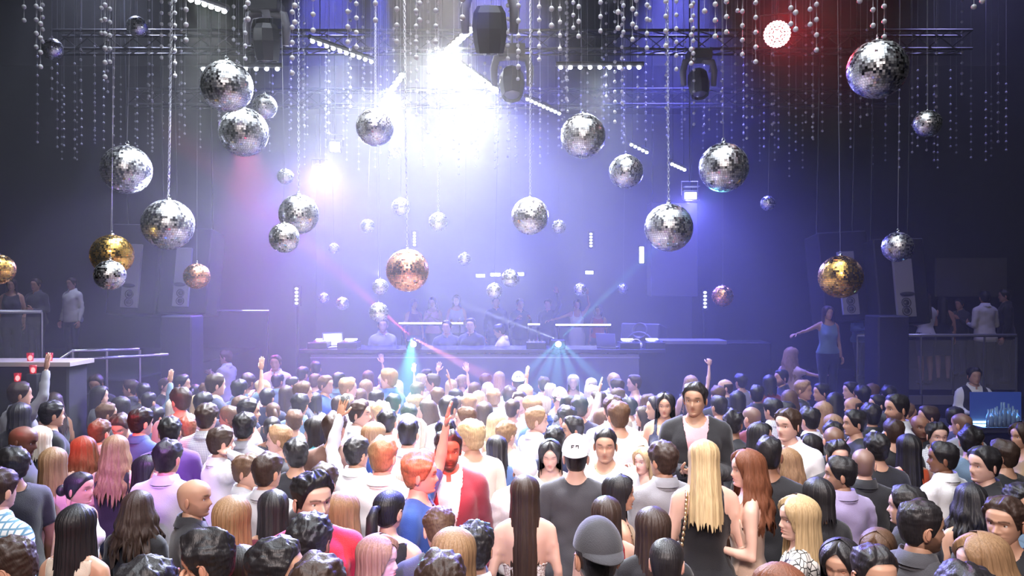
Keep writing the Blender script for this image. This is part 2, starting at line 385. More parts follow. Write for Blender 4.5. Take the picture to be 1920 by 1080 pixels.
def head_geo(lod, fem, beard, face, scalp):
    na, nz = ((72, 60), (40, 30), (22, 16))[lod]
    t = np.linspace(0, 2 * pi, na, endpoint=False); a = t - .42 * np.sin(t)
    u = np.linspace(0, 1, nz); z = .23 * (.5 - .5 * np.cos(pi * u)) * .45 + .23 * u * .55
    A, Z = np.meshgrid(a, z); X, Y = head_pts(A, Z, fem)
    V = np.stack([X, Y + .012, Z + CH], -1).reshape(-1, 3)
    Fc = grid_faces(nz, na)[:, ::1]
    n = len(V); T = np.ones((n, 3)); x, z_ = X.ravel(), Z.ravel(); ax = np.abs(x); front = np.cos(A).ravel() > .15
    am = np.abs((A.ravel() + pi) % (2 * pi) - pi)
    def blend(m, c):
        nonlocal T; m = np.clip(m, 0, 1)[:, None]; T = T * (1 - m) + np.array(c) * m
    lipm = (gs(x, .021) * np.maximum(gs(z_ - .048, .0065), gs(z_ - .0605, .0055)) - .35) * 2.2 * front
    if beard:
        bm1 = np.clip((.078 - z_ + .035 * (am > 1.05) * np.clip((am - .9) * 1.5, 0, 1)) * 90, 0, 1) * (am < 1.75)
        bm1 *= 1 - np.clip(gs(ax - .035, .02) * gs(z_ - .085, .02) * 1.4, 0, 1)
        blend(bm1 * (.88 if beard > 1 else .42), (.10, .085, .08))
    blend(lipm, (.92, .42, .42) if fem else (.9, .6, .58))
    blend(gs(x, .03) * gs(z_ - .0545, .002) * front * .8, (.35, .2, .2))
    brow = np.clip(gs(z_ - (.1345 + .004 * np.sin((ax - .015) / .04 * pi)), .0038) * (ax > .012) * (ax < .054) * 1.5, 0, 1) * front
    blend(brow * (.75 if fem else .95), (.12, .1, .1))
    blend(gs(ax - .045, .02) * gs(z_ - .08, .02) * front * (.25 if fem else .1), (1, .75, .72))
    if lod == 2: blend(gs(ax - .032, .012) * gs(z_ - .117, .007) * front * .85, (.12, .1, .1))
    else: blend(gs(ax - .032, .02) * gs(z_ - .122, .006) * front * .45, (.45, .36, .34))
    if scalp:
        hl = ip(am, [0, .7, 1.1, 1.45, 1.7, 2.2, pi], [.186, .18, .15, .10, .085, .05, .028])
        blend(np.clip((z_ - hl) * 120, 0, 1) * scalp, (.13, .11, .11))
    vs = [tuple(v) for v in V]; fs = [tuple(f) for f in Fc.tolist()]; ti = [tuple(c) for c in T]; mi = [0] * len(fs)
    # ears
    er = MB()
    for s in (-1, 1):
        M = Matrix.Rotation(s * -.45, 4, 'Z') @ Matrix.Rotation(-.15, 4, 'X')
        k = ((12, 8), (8, 6), (6, 4))[lod]
        er.ell((s * .079, -.002, CH + .103), (.007, .018, .031), *k, M=M)
        if lod == 0: er.tube([(s * .084, .008 - .018 * cos(q) , CH + .108 + .027 * sin(q)) for q in np.linspace(-1.2, 2.2, 9)], .0045, 6)
    o = len(vs); vs += er.v; fs += [tuple(i + o for i in f) for f in er.f]; mi += [0] * len(er.f); ti += [(1, .88, .86)] * len(er.v)
    if lod < 2:
        for s in (-1, 1):
            ys = .012 + float(head_pts(np.array([s * .36]), np.array([.116]), fem)[1][0]); c = Vector((s * .031, ys - .0098, CH + .116))
            e = MB(); e.ell((0, 0, 0), .0125, 14, 10, M=Matrix.Rotation(-pi / 2, 4, 'X'))
            o = len(vs); vs += [tuple(c + Vector(v)) for v in e.v]; fs += [tuple(i + o for i in f) for f in e.f]
            closed = face == 'closed'
            for v in e.v:
                k = Vector(v).normalized().y
                if closed: ti.append((1, .85, .82))
                else: ti.append((.03, .03, .03) if k > .955 else ((.16, .09, .05) if k > .84 else (.85, .83, .82)))
            mi += [0 if closed else 1] * len(e.f)
            if not closed:
                l = MB(); q = 10; m_ = 4
                for i in range(m_ + 1):
                    for j in range(q + 1):
                        th_ = .28 + i / m_ * 1.15; ph = -1.35 + 2.7 * j / q   # th from front upward
                        r_ = .0137
                        l.v.append((r_ * sin(ph) * 1.05, r_ * cos(ph) * cos(th_), r_ * sin(th_)))
                l.f = [(i * (q + 1) + j, i * (q + 1) + j + 1, (i + 1) * (q + 1) + j + 1, (i + 1) * (q + 1) + j) for i in range(m_) for j in range(q)]
                o = len(vs); vs += [tuple(c + Vector(v)) for v in l.v]; fs += [tuple(i_ + o for i_ in f) for f in l.f]; mi += [0] * len(l.f)
                ti += [((.2, .15, .15) if k < q + 1 else (.85, .7, .68)) for k in range(len(l.v))]
    return vs, fs, ti, mi

# ---------------------------------------------------------------- body prototypes (standing height 1.75 m, facing +Y)
def V3(*a): return Vector(a)
def arm_pose(p):
    """elbow, wrist, palm direction, hand shape for the right arm (x>0)"""
    return {
     'down': (V3(.235, -.03, 1.13), V3(.25, .05, .87), V3(-1, 0, 0), 'relax'),
     'bent': (V3(.235, -.02, 1.13), V3(.13, .24, 1.16), V3(-1, 0, .3), 'grip'),
     'drink': (V3(.245, .03, 1.15), V3(.15, .23, 1.33), V3(-1, 0, 0), 'grip'),
     'phone': (V3(.22, .02, 1.12), V3(.09, .26, 1.17), V3(-.6, 0, 1), 'grip'),
     'up': (V3(.29, .07, 1.63), V3(.25, .12, 1.89), V3(0, 1, 0), 'open'),
     'fist': (V3(.27, .05, 1.64), V3(.30, .10, 1.91), V3(0, 1, 0), 'fist'),
     'clap': (V3(.23, .05, 1.15), V3(.04, .27, 1.33), V3(-1, 0, 0), 'open'),
     'face': (V3(.26, .19, 1.30), V3(.11, .15, 1.53), V3(-1, -.2, 0), 'relax'),
     'nape': (V3(.34, .12, 1.50), V3(.12, .02, 1.58), V3(-1, -.3, 0), 'relax'),
     'hug': (V3(.40, .16, 1.36), V3(.58, .34, 1.40), V3(0, 0, -1), 'relax'),
     'reach': (V3(.30, .22, 1.34), V3(.36, .47, 1.34), V3(0, 0, -1), 'relax'),
     'side': (V3(.42, .03, 1.33), V3(.64, .10, 1.28), V3(0, 0, -1), 'relax'),
     'hip': (V3(.35, -.07, 1.16), V3(.185, .04, 1.0), V3(-1, 0, 0), 'relax'),
     'back': (V3(.24, -.10, 1.13), V3(.10, -.17, 1.0), V3(0, 1, 0), 'relax'),
    }[p]
TZ = {0: [(.80, .10, .09, 0), (.86, .155, .115, -.01), (.93, .168, .122, -.015), (1.0, .160, .112, -.01), (1.08, .148, .104, 0), (1.18, .152, .110, .005), (1.28, .168, .122, .005), (1.36, .176, .122, 0), (1.42, .165, .104, -.01), (1.455, .115, .082, -.012), (1.48, .072, .066, -.012), (1.52, .058, .060, -.006), (1.57, .056, .060, .0)],
      1: [(.80, .10, .09, 0), (.86, .165, .12, -.015), (.93, .178, .13, -.02), (1.0, .160, .112, -.012), (1.09, .122, .092, 0), (1.18, .130, .098, .005), (1.28, .146, .108, .005), (1.36, .152, .104, -.005), (1.42, .140, .088, -.012), (1.455, .095, .068, -.012), (1.48, .058, .055, -.012), (1.52, .046, .049, -.006), (1.57, .045, .050, .0)]}
def loft(mb, prof, n=24, z0=None):
    k = len(prof)
    for z, rx, ry, oy in prof:
        for j in range(n):
            a = 2 * pi * j / n; mb.v.append((rx * cos(a) * (abs(cos(a)) ** -.12 if abs(cos(a)) > .05 else 1), oy + ry * sin(a), z))
    for i in range(k - 1):
        for j in range(n): mb.f.append((i * n + j, i * n + (j + 1) % n, (i + 1) * n + (j + 1) % n, (i + 1) * n + j))
    mb.f += [tuple(range(n - 1, -1, -1)), tuple(range((k - 1) * n, k * n))]
def lap(V, Fs, it, lam=.5):
    e = np.concatenate([Fs[:, [0, 1]], Fs[:, [1, 2]], Fs[:, [2, 3]], Fs[:, [3, 0]]]); e = np.concatenate([e, e[:, ::-1]])
    cnt = np.bincount(e[:, 0], minlength=len(V))[:, None].clip(1)
    for _ in range(it):
        s = np.stack([np.bincount(e[:, 0], V[e[:, 1], k], len(V)) for k in range(3)], 1) / cnt
        V = V + (s - V) * lam
    return V
def normals(V, Fs):
    a = V[Fs[:, 2]] - V[Fs[:, 0]]; b = V[Fs[:, 3]] - V[Fs[:, 1]]; c = np.cross(a, b); n = np.zeros_like(V)
    for k in range(4):
        for q in range(3): n[:, q] += np.bincount(Fs[:, k], c[:, q], len(V))
    return n / np.linalg.norm(n, axis=1, keepdims=True).clip(1e-9)
BP = {}
def body_proto(fem, pl, pr, lod):
    """remeshed single-surface body without head and hands; returns dict"""
    key = (fem, pl, pr, min(lod, 1) if lod < 2 else 2)
    if key in BP: return BP[key]
    mb = MB(); loft(mb, TZ[fem])
    parts = [mb]; sx = .160 if fem else .180; k = .86 if fem else 1.0; arms = []
    for s, p in ((-1, pl), (1, pr)):
        e, wv, pn, hs = arm_pose(p); e = V3(e.x * s, e.y, e.z); wv = V3(wv.x * s, wv.y, wv.z); pn = V3(pn.x * s, pn.y, pn.z)
        up = .035 if p in ('up', 'fist') else (.015 if p in ('nape', 'side', 'hug') else 0)
        S = V3(sx * s, -.012, 1.405 + up)
        if fem: e = S + (e - V3(.180 * s, -.012, 1.405 + up)) * .96; wv = e + (wv - V3(s * arm_pose(p)[0].x, arm_pose(p)[0].y, arm_pose(p)[0].z)) * .96
        a = MB(); d = (e - S).normalized()
        a.tube([S - d * .01, S + d * .03, S.lerp(e, .35), S.lerp(e, .7), e, e.lerp(wv, .25), e.lerp(wv, .6), wv + (wv - e).normalized() * .02], [.048 * k, .056 * k, .050 * k, .044 * k, .040 * k, .042 * k, .034 * k, .026 * k], 14)
        a.ell(tuple(S), .057 * k, 14, 10); a.ell(tuple(e), .041 * k, 12, 8); parts.append(a)
        tr = MB(); tr.tube([V3(s * .03, -.02, 1.47), V3(s * .10, -.02, 1.452), S + V3(0, 0, .012)], [.052 * k, .05 * k, .05 * k], 12); parts.append(tr)
        arms.append((S, e, wv, pn, hs, s))
        l = MB(); l.tube([V3(s * .085, -.01, .93), V3(s * .09, -.005, .82), V3(s * .09, .01, .66), V3(s * .088, .012, .50), V3(s * .088, -.01, .38), V3(s * .088, -.02, .22), V3(s * .088, -.02, .07)], [.085, .090 if fem else .088, .070, .056, .056, .042, .036], 14); parts.append(l)
        ft = MB(); ft.ell((s * .09, .04, .045), (.045, .125, .045), 12, 8); parts.append(ft)
        if fem: bq = MB(); bq.ell((s * .068, .085, 1.275), (.058, .055, .058), 12, 8); parts.append(bq)
        gl = MB(); gl.ell((s * .075, -.07, .90), (.08, .075, .085), 12, 8); parts.append(gl)
        if not fem: pc = MB(); pc.ell((s * .075, .065, 1.33), (.085, .06, .065), 12, 8); parts.append(pc)
    al = MB()
    for q in parts: al.add(q.v, q.f)
    me = al.mesh('tmp'); o = bpy.data.objects.new('tmp', me); COL.objects.link(o)
    m = o.modifiers.new('r', 'REMESH'); m.mode = 'VOXEL'; m.voxel_size = (.013, .02, .032)[lod]
    dg = bpy.context.evaluated_depsgraph_get(); ev = o.evaluated_get(dg); em = ev.to_mesh()
    n = len(em.vertices); V = np.empty(n * 3); em.vertices.foreach_get('co', V); V = V.reshape(-1, 3)
    Fs = np.empty(len(em.polygons) * 4, int); em.polygons.foreach_get('vertices', Fs); Fs = Fs.reshape(-1, 4)
    ev.to_mesh_clear(); bpy.data.objects.remove(o); bpy.data.meshes.remove(me)
    V = lap(V, Fs, (5, 3, 1)[lod])
    N = normals(V, Fs)
    # region labels
    lab = np.zeros(n, int); sv = np.zeros(n)
    for ai, (S, e, wv, pn, hs, s) in enumerate(arms):
        S_, e_, w_ = (np.array(q) for q in (S, e, wv)); L1 = np.linalg.norm(e_ - S_); L2 = np.linalg.norm(w_ - e_)
        t1 = ((V - S_) @ (e_ - S_)) / L1 ** 2; d1 = np.linalg.norm(V - S_ - np.clip(t1, 0, 1)[:, None] * (e_ - S_), axis=1)
        t2 = ((V - e_) @ (w_ - e_)) / L2 ** 2; d2 = np.linalg.norm(V - e_ - np.clip(t2, 0, 1)[:, None] * (w_ - e_), axis=1)
        r1 = (.066 - .02 * np.clip(t1, 0, 1)) * k + .006; r2 = .05 * k + .004
        outer = V[:, 0] * s > sx - .03
        u1 = (d1 < r1) & (t1 > .0) & outer; u2 = (d2 < r2) & (t2 > 0.02)
        m1 = u1 & (~u2 | (d1 < d2)); m2 = u2 & ~m1
        lab[m1 | m2] = 1 + ai; sv[m1] = t1[m1] * L1; sv[m2] = L1 + t2[m2] * L2
    r = dict(V=V, F=Fs, N=N, lab=lab, sv=sv, arms=arms, LA=L1 + L2, LU=L1, fem=fem, lod=lod, sx=sx, key=key)
    BP[key] = r; return r
def hand_geo(S, e, wv, pn, shape, s, lod, fem):
    d = (wv - e).normalized(); pn = (pn - d * pn.dot(d)).normalized(); sd = d.cross(pn)   # side axis
    k = .92 if fem else 1.02; mb = MB(); seg = 6 if lod < 2 else 4
    # thumb side: towards the body's front / inner side
    ts = 1 if sd.dot(V3(-s * .3, 1, .2)) > 0 else -1
    if shape in ('open', 'fist'): ts = 1 if sd.dot(V3(-s, .2, 0)) > 0 else -1
    M = Matrix((sd, pn, d)).transposed().to_4x4()
    mb.ell(wv + d * .045 * k, (.040 * k, .016 * k, .055 * k), 12 if lod < 2 else 8, 8, M=M)
    curl = {'open': .08, 'relax': .45, 'grip': .85, 'fist': 1.45}[shape]
    for i, (off, L) in enumerate(((.030, .068), (.010, .078), (-.010, .072), (-.029, .056))):
        b = wv + d * (.085 if i in (1, 2) else .08) * k + sd * off * ts * k
        q = d + sd * ts * off * (4 if shape == 'open' else .6); q.normalize(); pts = [b - q * .02, b]; c = 0
        for j, fr in enumerate((.45, .32, .23)):
            c += curl * (.7 if j == 0 else 1.0) * (1 + .12 * i)
            dd = q * cos(c) + pn * sin(c); b = b + dd * L * fr * k; pts.append(b)
        mb.tube(pts, [.0095 * k, .0092 * k, .0085 * k, .0078 * k, .006 * k], seg)
    b = wv + d * .025 * k + sd * ts * .028 * k; q = (d * .6 + sd * ts * .75 + pn * .25).normalized()
    pts = [wv + d * .015, b, b + q * .036 * k]; q2 = (d * .9 + sd * ts * .25 + pn * (.3 + curl * .4)).normalized()
    pts += [pts[-1] + q2 * .028 * k, pts[-1] + q2 * .05 * k]
    mb.tube(pts, [.013 * k, .0125 * k, .011 * k, .0095 * k, .007 * k], seg)
    return mb
def mk_mesh(name, V, Fs, mats, tint=None, mi=None, smooth=True):
    me = bpy.data.meshes.new(name); me.from_pydata(V if isinstance(V, list) else V.tolist(), [], Fs if isinstance(Fs, list) else Fs.tolist())
    for m in mats: me.materials.append(m)
    if mi is not None: me.polygons.foreach_set('material_index', mi)
    if smooth: me.polygons.foreach_set('use_smooth', [True] * len(me.polygons))
    if tint is not None:
        at = me.color_attributes.new('tint', 'FLOAT_COLOR', 'POINT')
        c = np.ones((len(me.vertices), 4), np.float32); c[:, :3] = tint; at.data.foreach_set('color', c.ravel())
    me.update(); return me
BM = {}
def body_mesh(fem, pl, pr, lod, yaw, pitch, beard, face, scalp, skin, blond=0):
    key = (fem, pl, pr, lod, round(yaw / 15), round(pitch / 8), beard, face, scalp)
    if key in BM: return BM[key]
    P = body_proto(fem, pl, pr, lod)
    vs = P['V'].tolist(); fs = P['F'].tolist(); T = [(1, 1, 1)] * len(vs)
    T = [(.04, .04, .045) if v[2] < .085 else (1, 1, 1) for v in vs]
    mi = [0] * len(fs)
    for (S, e, wv, pn, hs, s) in P['arms']:
        h = hand_geo(S, e, wv, pn, hs, s, lod, fem); o = len(vs); vs += h.v; fs += [tuple(i + o for i in f) for f in h.f]; T += [(1, .93, .9)] * len(h.v); mi += [0] * len(h.f)
    hv, hf, ht, hm = head_geo(lod, fem, beard, face, scalp)
    M = head_matrix(yaw, pitch); A = np.array(M.to_3x3()); tr = np.array(M.translation); hv = (np.array(hv) * (.95 if fem else 1.0)) @ A.T + tr
    o = len(vs); vs += hv.tolist(); fs += [tuple(i + o for i in f) for f in hf]; T += ht; mi += hm
    me = mk_mesh('body', vs, fs, [skin, M_EYE], np.array(T), mi); BM[key] = me; return me
def head_matrix(yaw, pitch, roll=0):
    return Matrix.Translation((0, -.004, PIV)) @ Matrix.Rotation(-R(yaw), 4, 'Z') @ Matrix.Rotation(-R(pitch), 4, 'X') @ Matrix.Rotation(R(roll), 4, 'Y')
# ---------------------------------------------------------------- clip a mesh to g > 0
def clip(V, Fs, g):
    used = (g[Fs] > 0).any(1); cache = {}; nv = []; idx = {}; out = []; bnd = set()
    def vid(i):
        if i not in idx: idx[i] = len(nv); nv.append(V[i])
        return idx[i]
    def cut(i, j):
        k = (i, j) if i < j else (j, i)
        if k not in cache:
            t = g[k[0]] / (g[k[0]] - g[k[1]]); cache[k] = len(nv); nv.append(V[k[0]] + (V[k[1]] - V[k[0]]) * t); bnd.add(cache[k])
        return cache[k]
    gl = g.tolist()
    for f in Fs[used].tolist():
        p = []
        for a in range(len(f)):
            i, j = f[a], f[(a + 1) % len(f)]
            if gl[i] > 0: p.append(vid(i))
            if (gl[i] > 0) != (gl[j] > 0): p.append(cut(i, j))
        if len(p) > 2: out.append(p)
    nv = np.array(nv) if nv else np.zeros((0, 3))
    # smooth the hems
    ecount = {}
    for p in out:
        for a in range(len(p)):
            k = (p[a], p[(a + 1) % len(p)]); k = k if k[0] < k[1] else (k[1], k[0]); ecount[k] = ecount.get(k, 0) + 1
    be = [k for k, c in ecount.items() if c == 1]
    nb = {}
    for a, b in be: nb.setdefault(a, []).append(b); nb.setdefault(b, []).append(a)
    for _ in range(6):
        new = {i: (nv[i] + sum(nv[j] for j in n)) / (1 + len(n)) for i, n in nb.items() if len(n) == 2}
        for i, v in new.items(): nv[i] = v
    return nv, out, be
GM = {}
def fold(V, amp, seed, sc_=(9, 9, 5)):
    a = np.sin(V[:, 0] * sc_[0] * 3 + seed + 4 * np.sin(V[:, 2] * 7 + seed)) * np.sin(V[:, 2] * sc_[2] * 5 + 3 * np.sin(V[:, 1] * 9)) + .6 * np.sin(V[:, 2] * 38 + V[:, 0] * 22 + V[:, 1] * 17 + seed * 2)
    return amp * a
def garment(P, kind, seed=0):
    key = (P['key'], kind)
    if key in GM: return GM[key]
    V, Fs, N, lab, sv, fem = P['V'], P['F'], P['N'], P['lab'], P['sv'], P['fem']
    x, y, z = V.T; ax = np.abs(x); LA, LU = P['LA'], P['LU']
    rad = np.sqrt(x ** 2 + (y + .012) ** 2); neck = np.maximum(1.425 - .12 * np.clip(y, 0, 1) - z, rad - (.060 if fem else .074) - .25 * np.clip(y, 0, .1))
    off, fa, zlo, sl, loose = .010, .003, (.95 if fem else .86), .16, .012
    if kind == 'tee': gt = np.minimum(neck, z - zlo); sl = .20; off = .012; loose = .02
    elif kind in ('shirt', 'sweater'): gt = np.minimum(neck + .004, z - zlo); sl = LA - .01; off = .011; fa = .004; loose = .022
    elif kind == 'rolled': gt = np.minimum(neck + .004, z - zlo); sl = LU + .08; off = .011; fa = .004; loose = .022
    elif kind in ('blazer', 'jacket'):
        vw = np.clip((z - 1.0) * (.19 if kind == 'blazer' else .13), .012, .085); gt = np.minimum(neck - .006, z - .80); gt = np.where(y > 0, np.minimum(gt, ax - vw), gt)
        sl = LA - .02; off = .024; fa = .003; loose = .02
    elif kind == 'vest': 
        gt = np.minimum(np.minimum(neck - .015, z - .92), .155 - ax + .2 * np.clip(1.30 - z, 0, 1)); gt = np.where(y > 0, np.minimum(gt, ax - np.clip((z - 1.1) * .2, .004, .07)), gt); sl = -1; off = .022
    elif kind == 'tank': gt = np.minimum(np.minimum(z - zlo, P['sx'] - .028 - ax + .5 * np.clip(1.34 - z, 0, 1)), 1.43 - .3 * y - z + .55 * np.clip(ax - .04, 0, .06)); sl = -1; fa = .002
    elif kind in ('dress', 'cami'):
        body = 1.345 + .02 * (y > 0) - np.clip(.18 * np.abs(y), 0, .02) - z
        strap = np.minimum(.013 - np.abs(ax - .085), neck + .03)
        gt = np.minimum(np.maximum(np.where(z > 1.2, body, 1), strap), z - (.98 if kind == 'dress' else zlo)); sl = -1; off = .006; fa = .0015; loose = .002
    elif kind in ('strapless', 'tube'):
        gt = np.minimum(np.where(y > 0, 1.33, 1.20 if kind == 'strapless' else 1.30) - z, z - zlo); sl = -1; off = .006; fa = .0015; loose = .002
    elif kind == 'blouse': gt = np.minimum(neck - .01, z - zlo); sl = .10; off = .010; fa = .003; loose = .008
    elif kind == 'trousers': gt = np.minimum(1.0 - z, z - .07); sl = -1; off = .011; fa = .003; loose = 0
    elif kind == 'short_skirt': gt = np.minimum(1.02 - z, z - .9); sl = -1; off = .011; loose = 0
    g = gt.copy()
    arm = lab > 0
    if kind == 'trousers' or kind == 'short_skirt': g[arm] = -1
    else: g[arm] = np.minimum(sl - sv[arm], .05) if sl > 0 else -.02
    # keep hands-side parts of arms from being captured by torso tests
    d = off + loose * np.clip((1.32 - z) / .25, 0, 1) * (~arm) + fold(V, fa, seed + 1.3) * np.where(arm, .4, 1)
    if kind in ('shirt', 'sweater', 'blazer', 'jacket', 'rolled'): d = d + arm * (.003 + .003 * np.sin(sv * 70 + 3 * np.sin(x * 25 + z * 9) + 2 * np.sin(y * 40)))
    d = np.maximum(d, .004)
    if kind == 'trousers': d = d + .012 * np.clip((.5 - z) / .5, 0, 1)
    nv, fc, be = clip(V + N * d[:, None], Fs, g)
    # hem thickness: fold the boundary back inside
    if P['lod'] < 2 and len(nv):
        inn, _, _ = nv, 0, 0
        Vn = nv.tolist(); mp = {}
        cen = nv.mean(0)
        for a, b in be:
            for i in (a, b):
                if i not in mp:
                    mp[i] = len(Vn); p = nv[i]
                    j = np.argmin(((V - p) ** 2).sum(1)); q = V[j] - N[j] * .001; vv = p + (q - p) * .8 - 0; Vn.append(vv.tolist())
            fc.append([b, a, mp[a], mp[b]])
        nv = np.array(Vn)
    if kind in ('dress', 'short_skirt'):
        mb = MB(); n = 28
        prof = [(1.06, .128, .098, 0), (1.0, .172, .124, -.014), (.93, .19, .150, -.022), (.86, .188, .150, -.018), (.78, .185, .128, -.008), (.66, .178, .115, 0), (.56, .172, .110, 0)]
        if not fem: prof = [(a, b + .02, c + .02, e) for a, b, c, e in prof]
        for zz, rx, ry, oy in prof:
            for j in range(n):
                a = 2 * pi * j / n; mb.v.append((rx * cos(a), oy + ry * sin(a) - .0 + .003 * sin(a * 6 + zz * 20), zz))
        mb.f = [(i * n + (j + 1) % n, i * n + j, (i + 1) * n + j, (i + 1) * n + (j + 1) % n) for i in range(len(prof) - 1) for j in range(n)]
        o = len(nv); nv = np.concatenate([nv, np.array(mb.v)]) if kind == 'dress' else np.array(mb.v)
        fc = fc + [[i + o for i in f] for f in mb.f] if kind == 'dress' else [list(f) for f in mb.f]
    me = mk_mesh(kind, nv, [list(f) for f in fc], [M_SLOT]); GM[key] = me; return me
def collar_mesh(fem, big=0):
    k = ('collar', fem, big)
    if k in GM: return GM[k]
    mb = MB(); n = 24; r0 = .062 if not fem else .055
    rings = []
    for zz, dr in ((1.462, .030), (1.485, .016), (1.535, .008), (1.540, .012), (1.497, .027), (1.480, .034)):
        for j in range(n + 1):
            a = pi / 2 + .18 + (2 * pi - .36) * j / n
            fr = max(0, sin(a)); mb.v.append(((r0 + dr) * cos(a) * 1.06, -.008 + (r0 + dr) * sin(a) * 1.08, zz - .045 * fr + .004 * (1 - fr)))
    mb.f = [(i * (n + 1) + j, i * (n + 1) + j + 1, (i + 1) * (n + 1) + j + 1, (i + 1) * (n + 1) + j) for i in range(5) for j in range(n)]
    me = mk_mesh('collar', mb.v, mb.f, [M_SLOT]); GM[k] = me; return me
M_SLOT = mat('plain_cloth', (.5, .5, .5), .8)
M_EYE = bpy.data.materials.new('eye'); t, b = nt(M_EYE); at = t.nodes.new('ShaderNodeAttribute'); at.attribute_name = 'tint'
t.links.new(at.outputs['Color'], b.inputs['Base Color']); b.inputs['Roughness'].default_value = .15
def skin_mat(name, col):
    m = bpy.data.materials.new('skin_' + name); t, b = nt(m); at = t.nodes.new('ShaderNodeAttribute'); at.attribute_name = 'tint'
    mx = t.nodes.new('ShaderNodeMix'); mx.data_type = 'RGBA'; mx.blend_type = 'MULTIPLY'; mx.inputs['Factor'].default_value = 1
    n = t.nodes.new('ShaderNodeTexNoise'); n.inputs['Scale'].default_value = 14; tc = t.nodes.new('ShaderNodeTexCoord'); t.links.new(tc.outputs['Object'], n.inputs['Vector'])
    cr = t.nodes.new('ShaderNodeMix'); cr.data_type = 'RGBA'; cr.inputs['A'].default_value = (*[c * .9 for c in col], 1); cr.inputs['B'].default_value = (min(1, col[0] * 1.1), col[1] * 1.05, col[2] * 1.05, 1)
    t.links.new(n.outputs['Fac'], cr.inputs['Factor']); t.links.new(cr.outputs['Result'], mx.inputs['A']); t.links.new(at.outputs['Color'], mx.inputs['B'])
    t.links.new(mx.outputs['Result'], b.inputs['Base Color']); b.inputs['Roughness'].default_value = .48
    return m
SKIN = {k: skin_mat(k, c) for k, c in dict(fair=(.72, .46, .36), tan=(.58, .34, .23), olive=(.50, .30, .20), brown=(.28, .14, .085), dark=(.13, .065, .045)).items()}
def hair_mat(name, col, hi, sh=.55):
    m = bpy.data.materials.new('hair_' + name); t, b = nt(m)
    tc = t.nodes.new('ShaderNodeTexCoord'); mp = t.nodes.new('ShaderNodeMapping'); mp.inputs['Scale'].default_value = (170, 170, 5)
    n = t.nodes.new('ShaderNodeTexNoise'); n.inputs['Scale'].default_value = 1; n.inputs['Detail'].default_value = 2
    t.links.new(tc.outputs['Object'], mp.inputs['Vector']); t.links.new(mp.outputs[0], n.inputs['Vector'])
    mx = t.nodes.new('ShaderNodeMix'); mx.data_type = 'RGBA'; mx.inputs['A'].default_value = (*[c * .55 for c in col], 1); mx.inputs['B'].default_value = (*hi, 1)
    t.links.new(n.outputs['Fac'], mx.inputs['Factor']); t.links.new(mx.outputs['Result'], b.inputs['Base Color'])
    bp = t.nodes.new('ShaderNodeBump'); bp.inputs['Strength'].default_value = .5; bp.inputs['Distance'].default_value = .004
    t.links.new(n.outputs['Fac'], bp.inputs['Height']); t.links.new(bp.outputs[0], b.inputs['Normal'])
    b.inputs['Roughness'].default_value = sh; b.inputs['Specular IOR Level'].default_value = .4
    return m
HAIR = {'black': hair_mat('black', (.012, .011, .013), (.03, .027, .03), .45), 'dark': hair_mat('dark_brown', (.028, .017, .013), (.07, .04, .03), .5),
        'brown': hair_mat('brown', (.08, .042, .025), (.17, .09, .05)), 'auburn': hair_mat('auburn', (.13, .045, .02), (.28, .10, .05)),
        'light': hair_mat('light_brown', (.22, .125, .065), (.45, .27, .14)), 'blonde': hair_mat('blonde', (.42, .28, .14), (.75, .55, .30)),
        'plat': hair_mat('platinum', (.65, .55, .42), (.95, .86, .70)), 'grey': hair_mat('grey', (.22, .21, .21), (.40, .38, .38))}
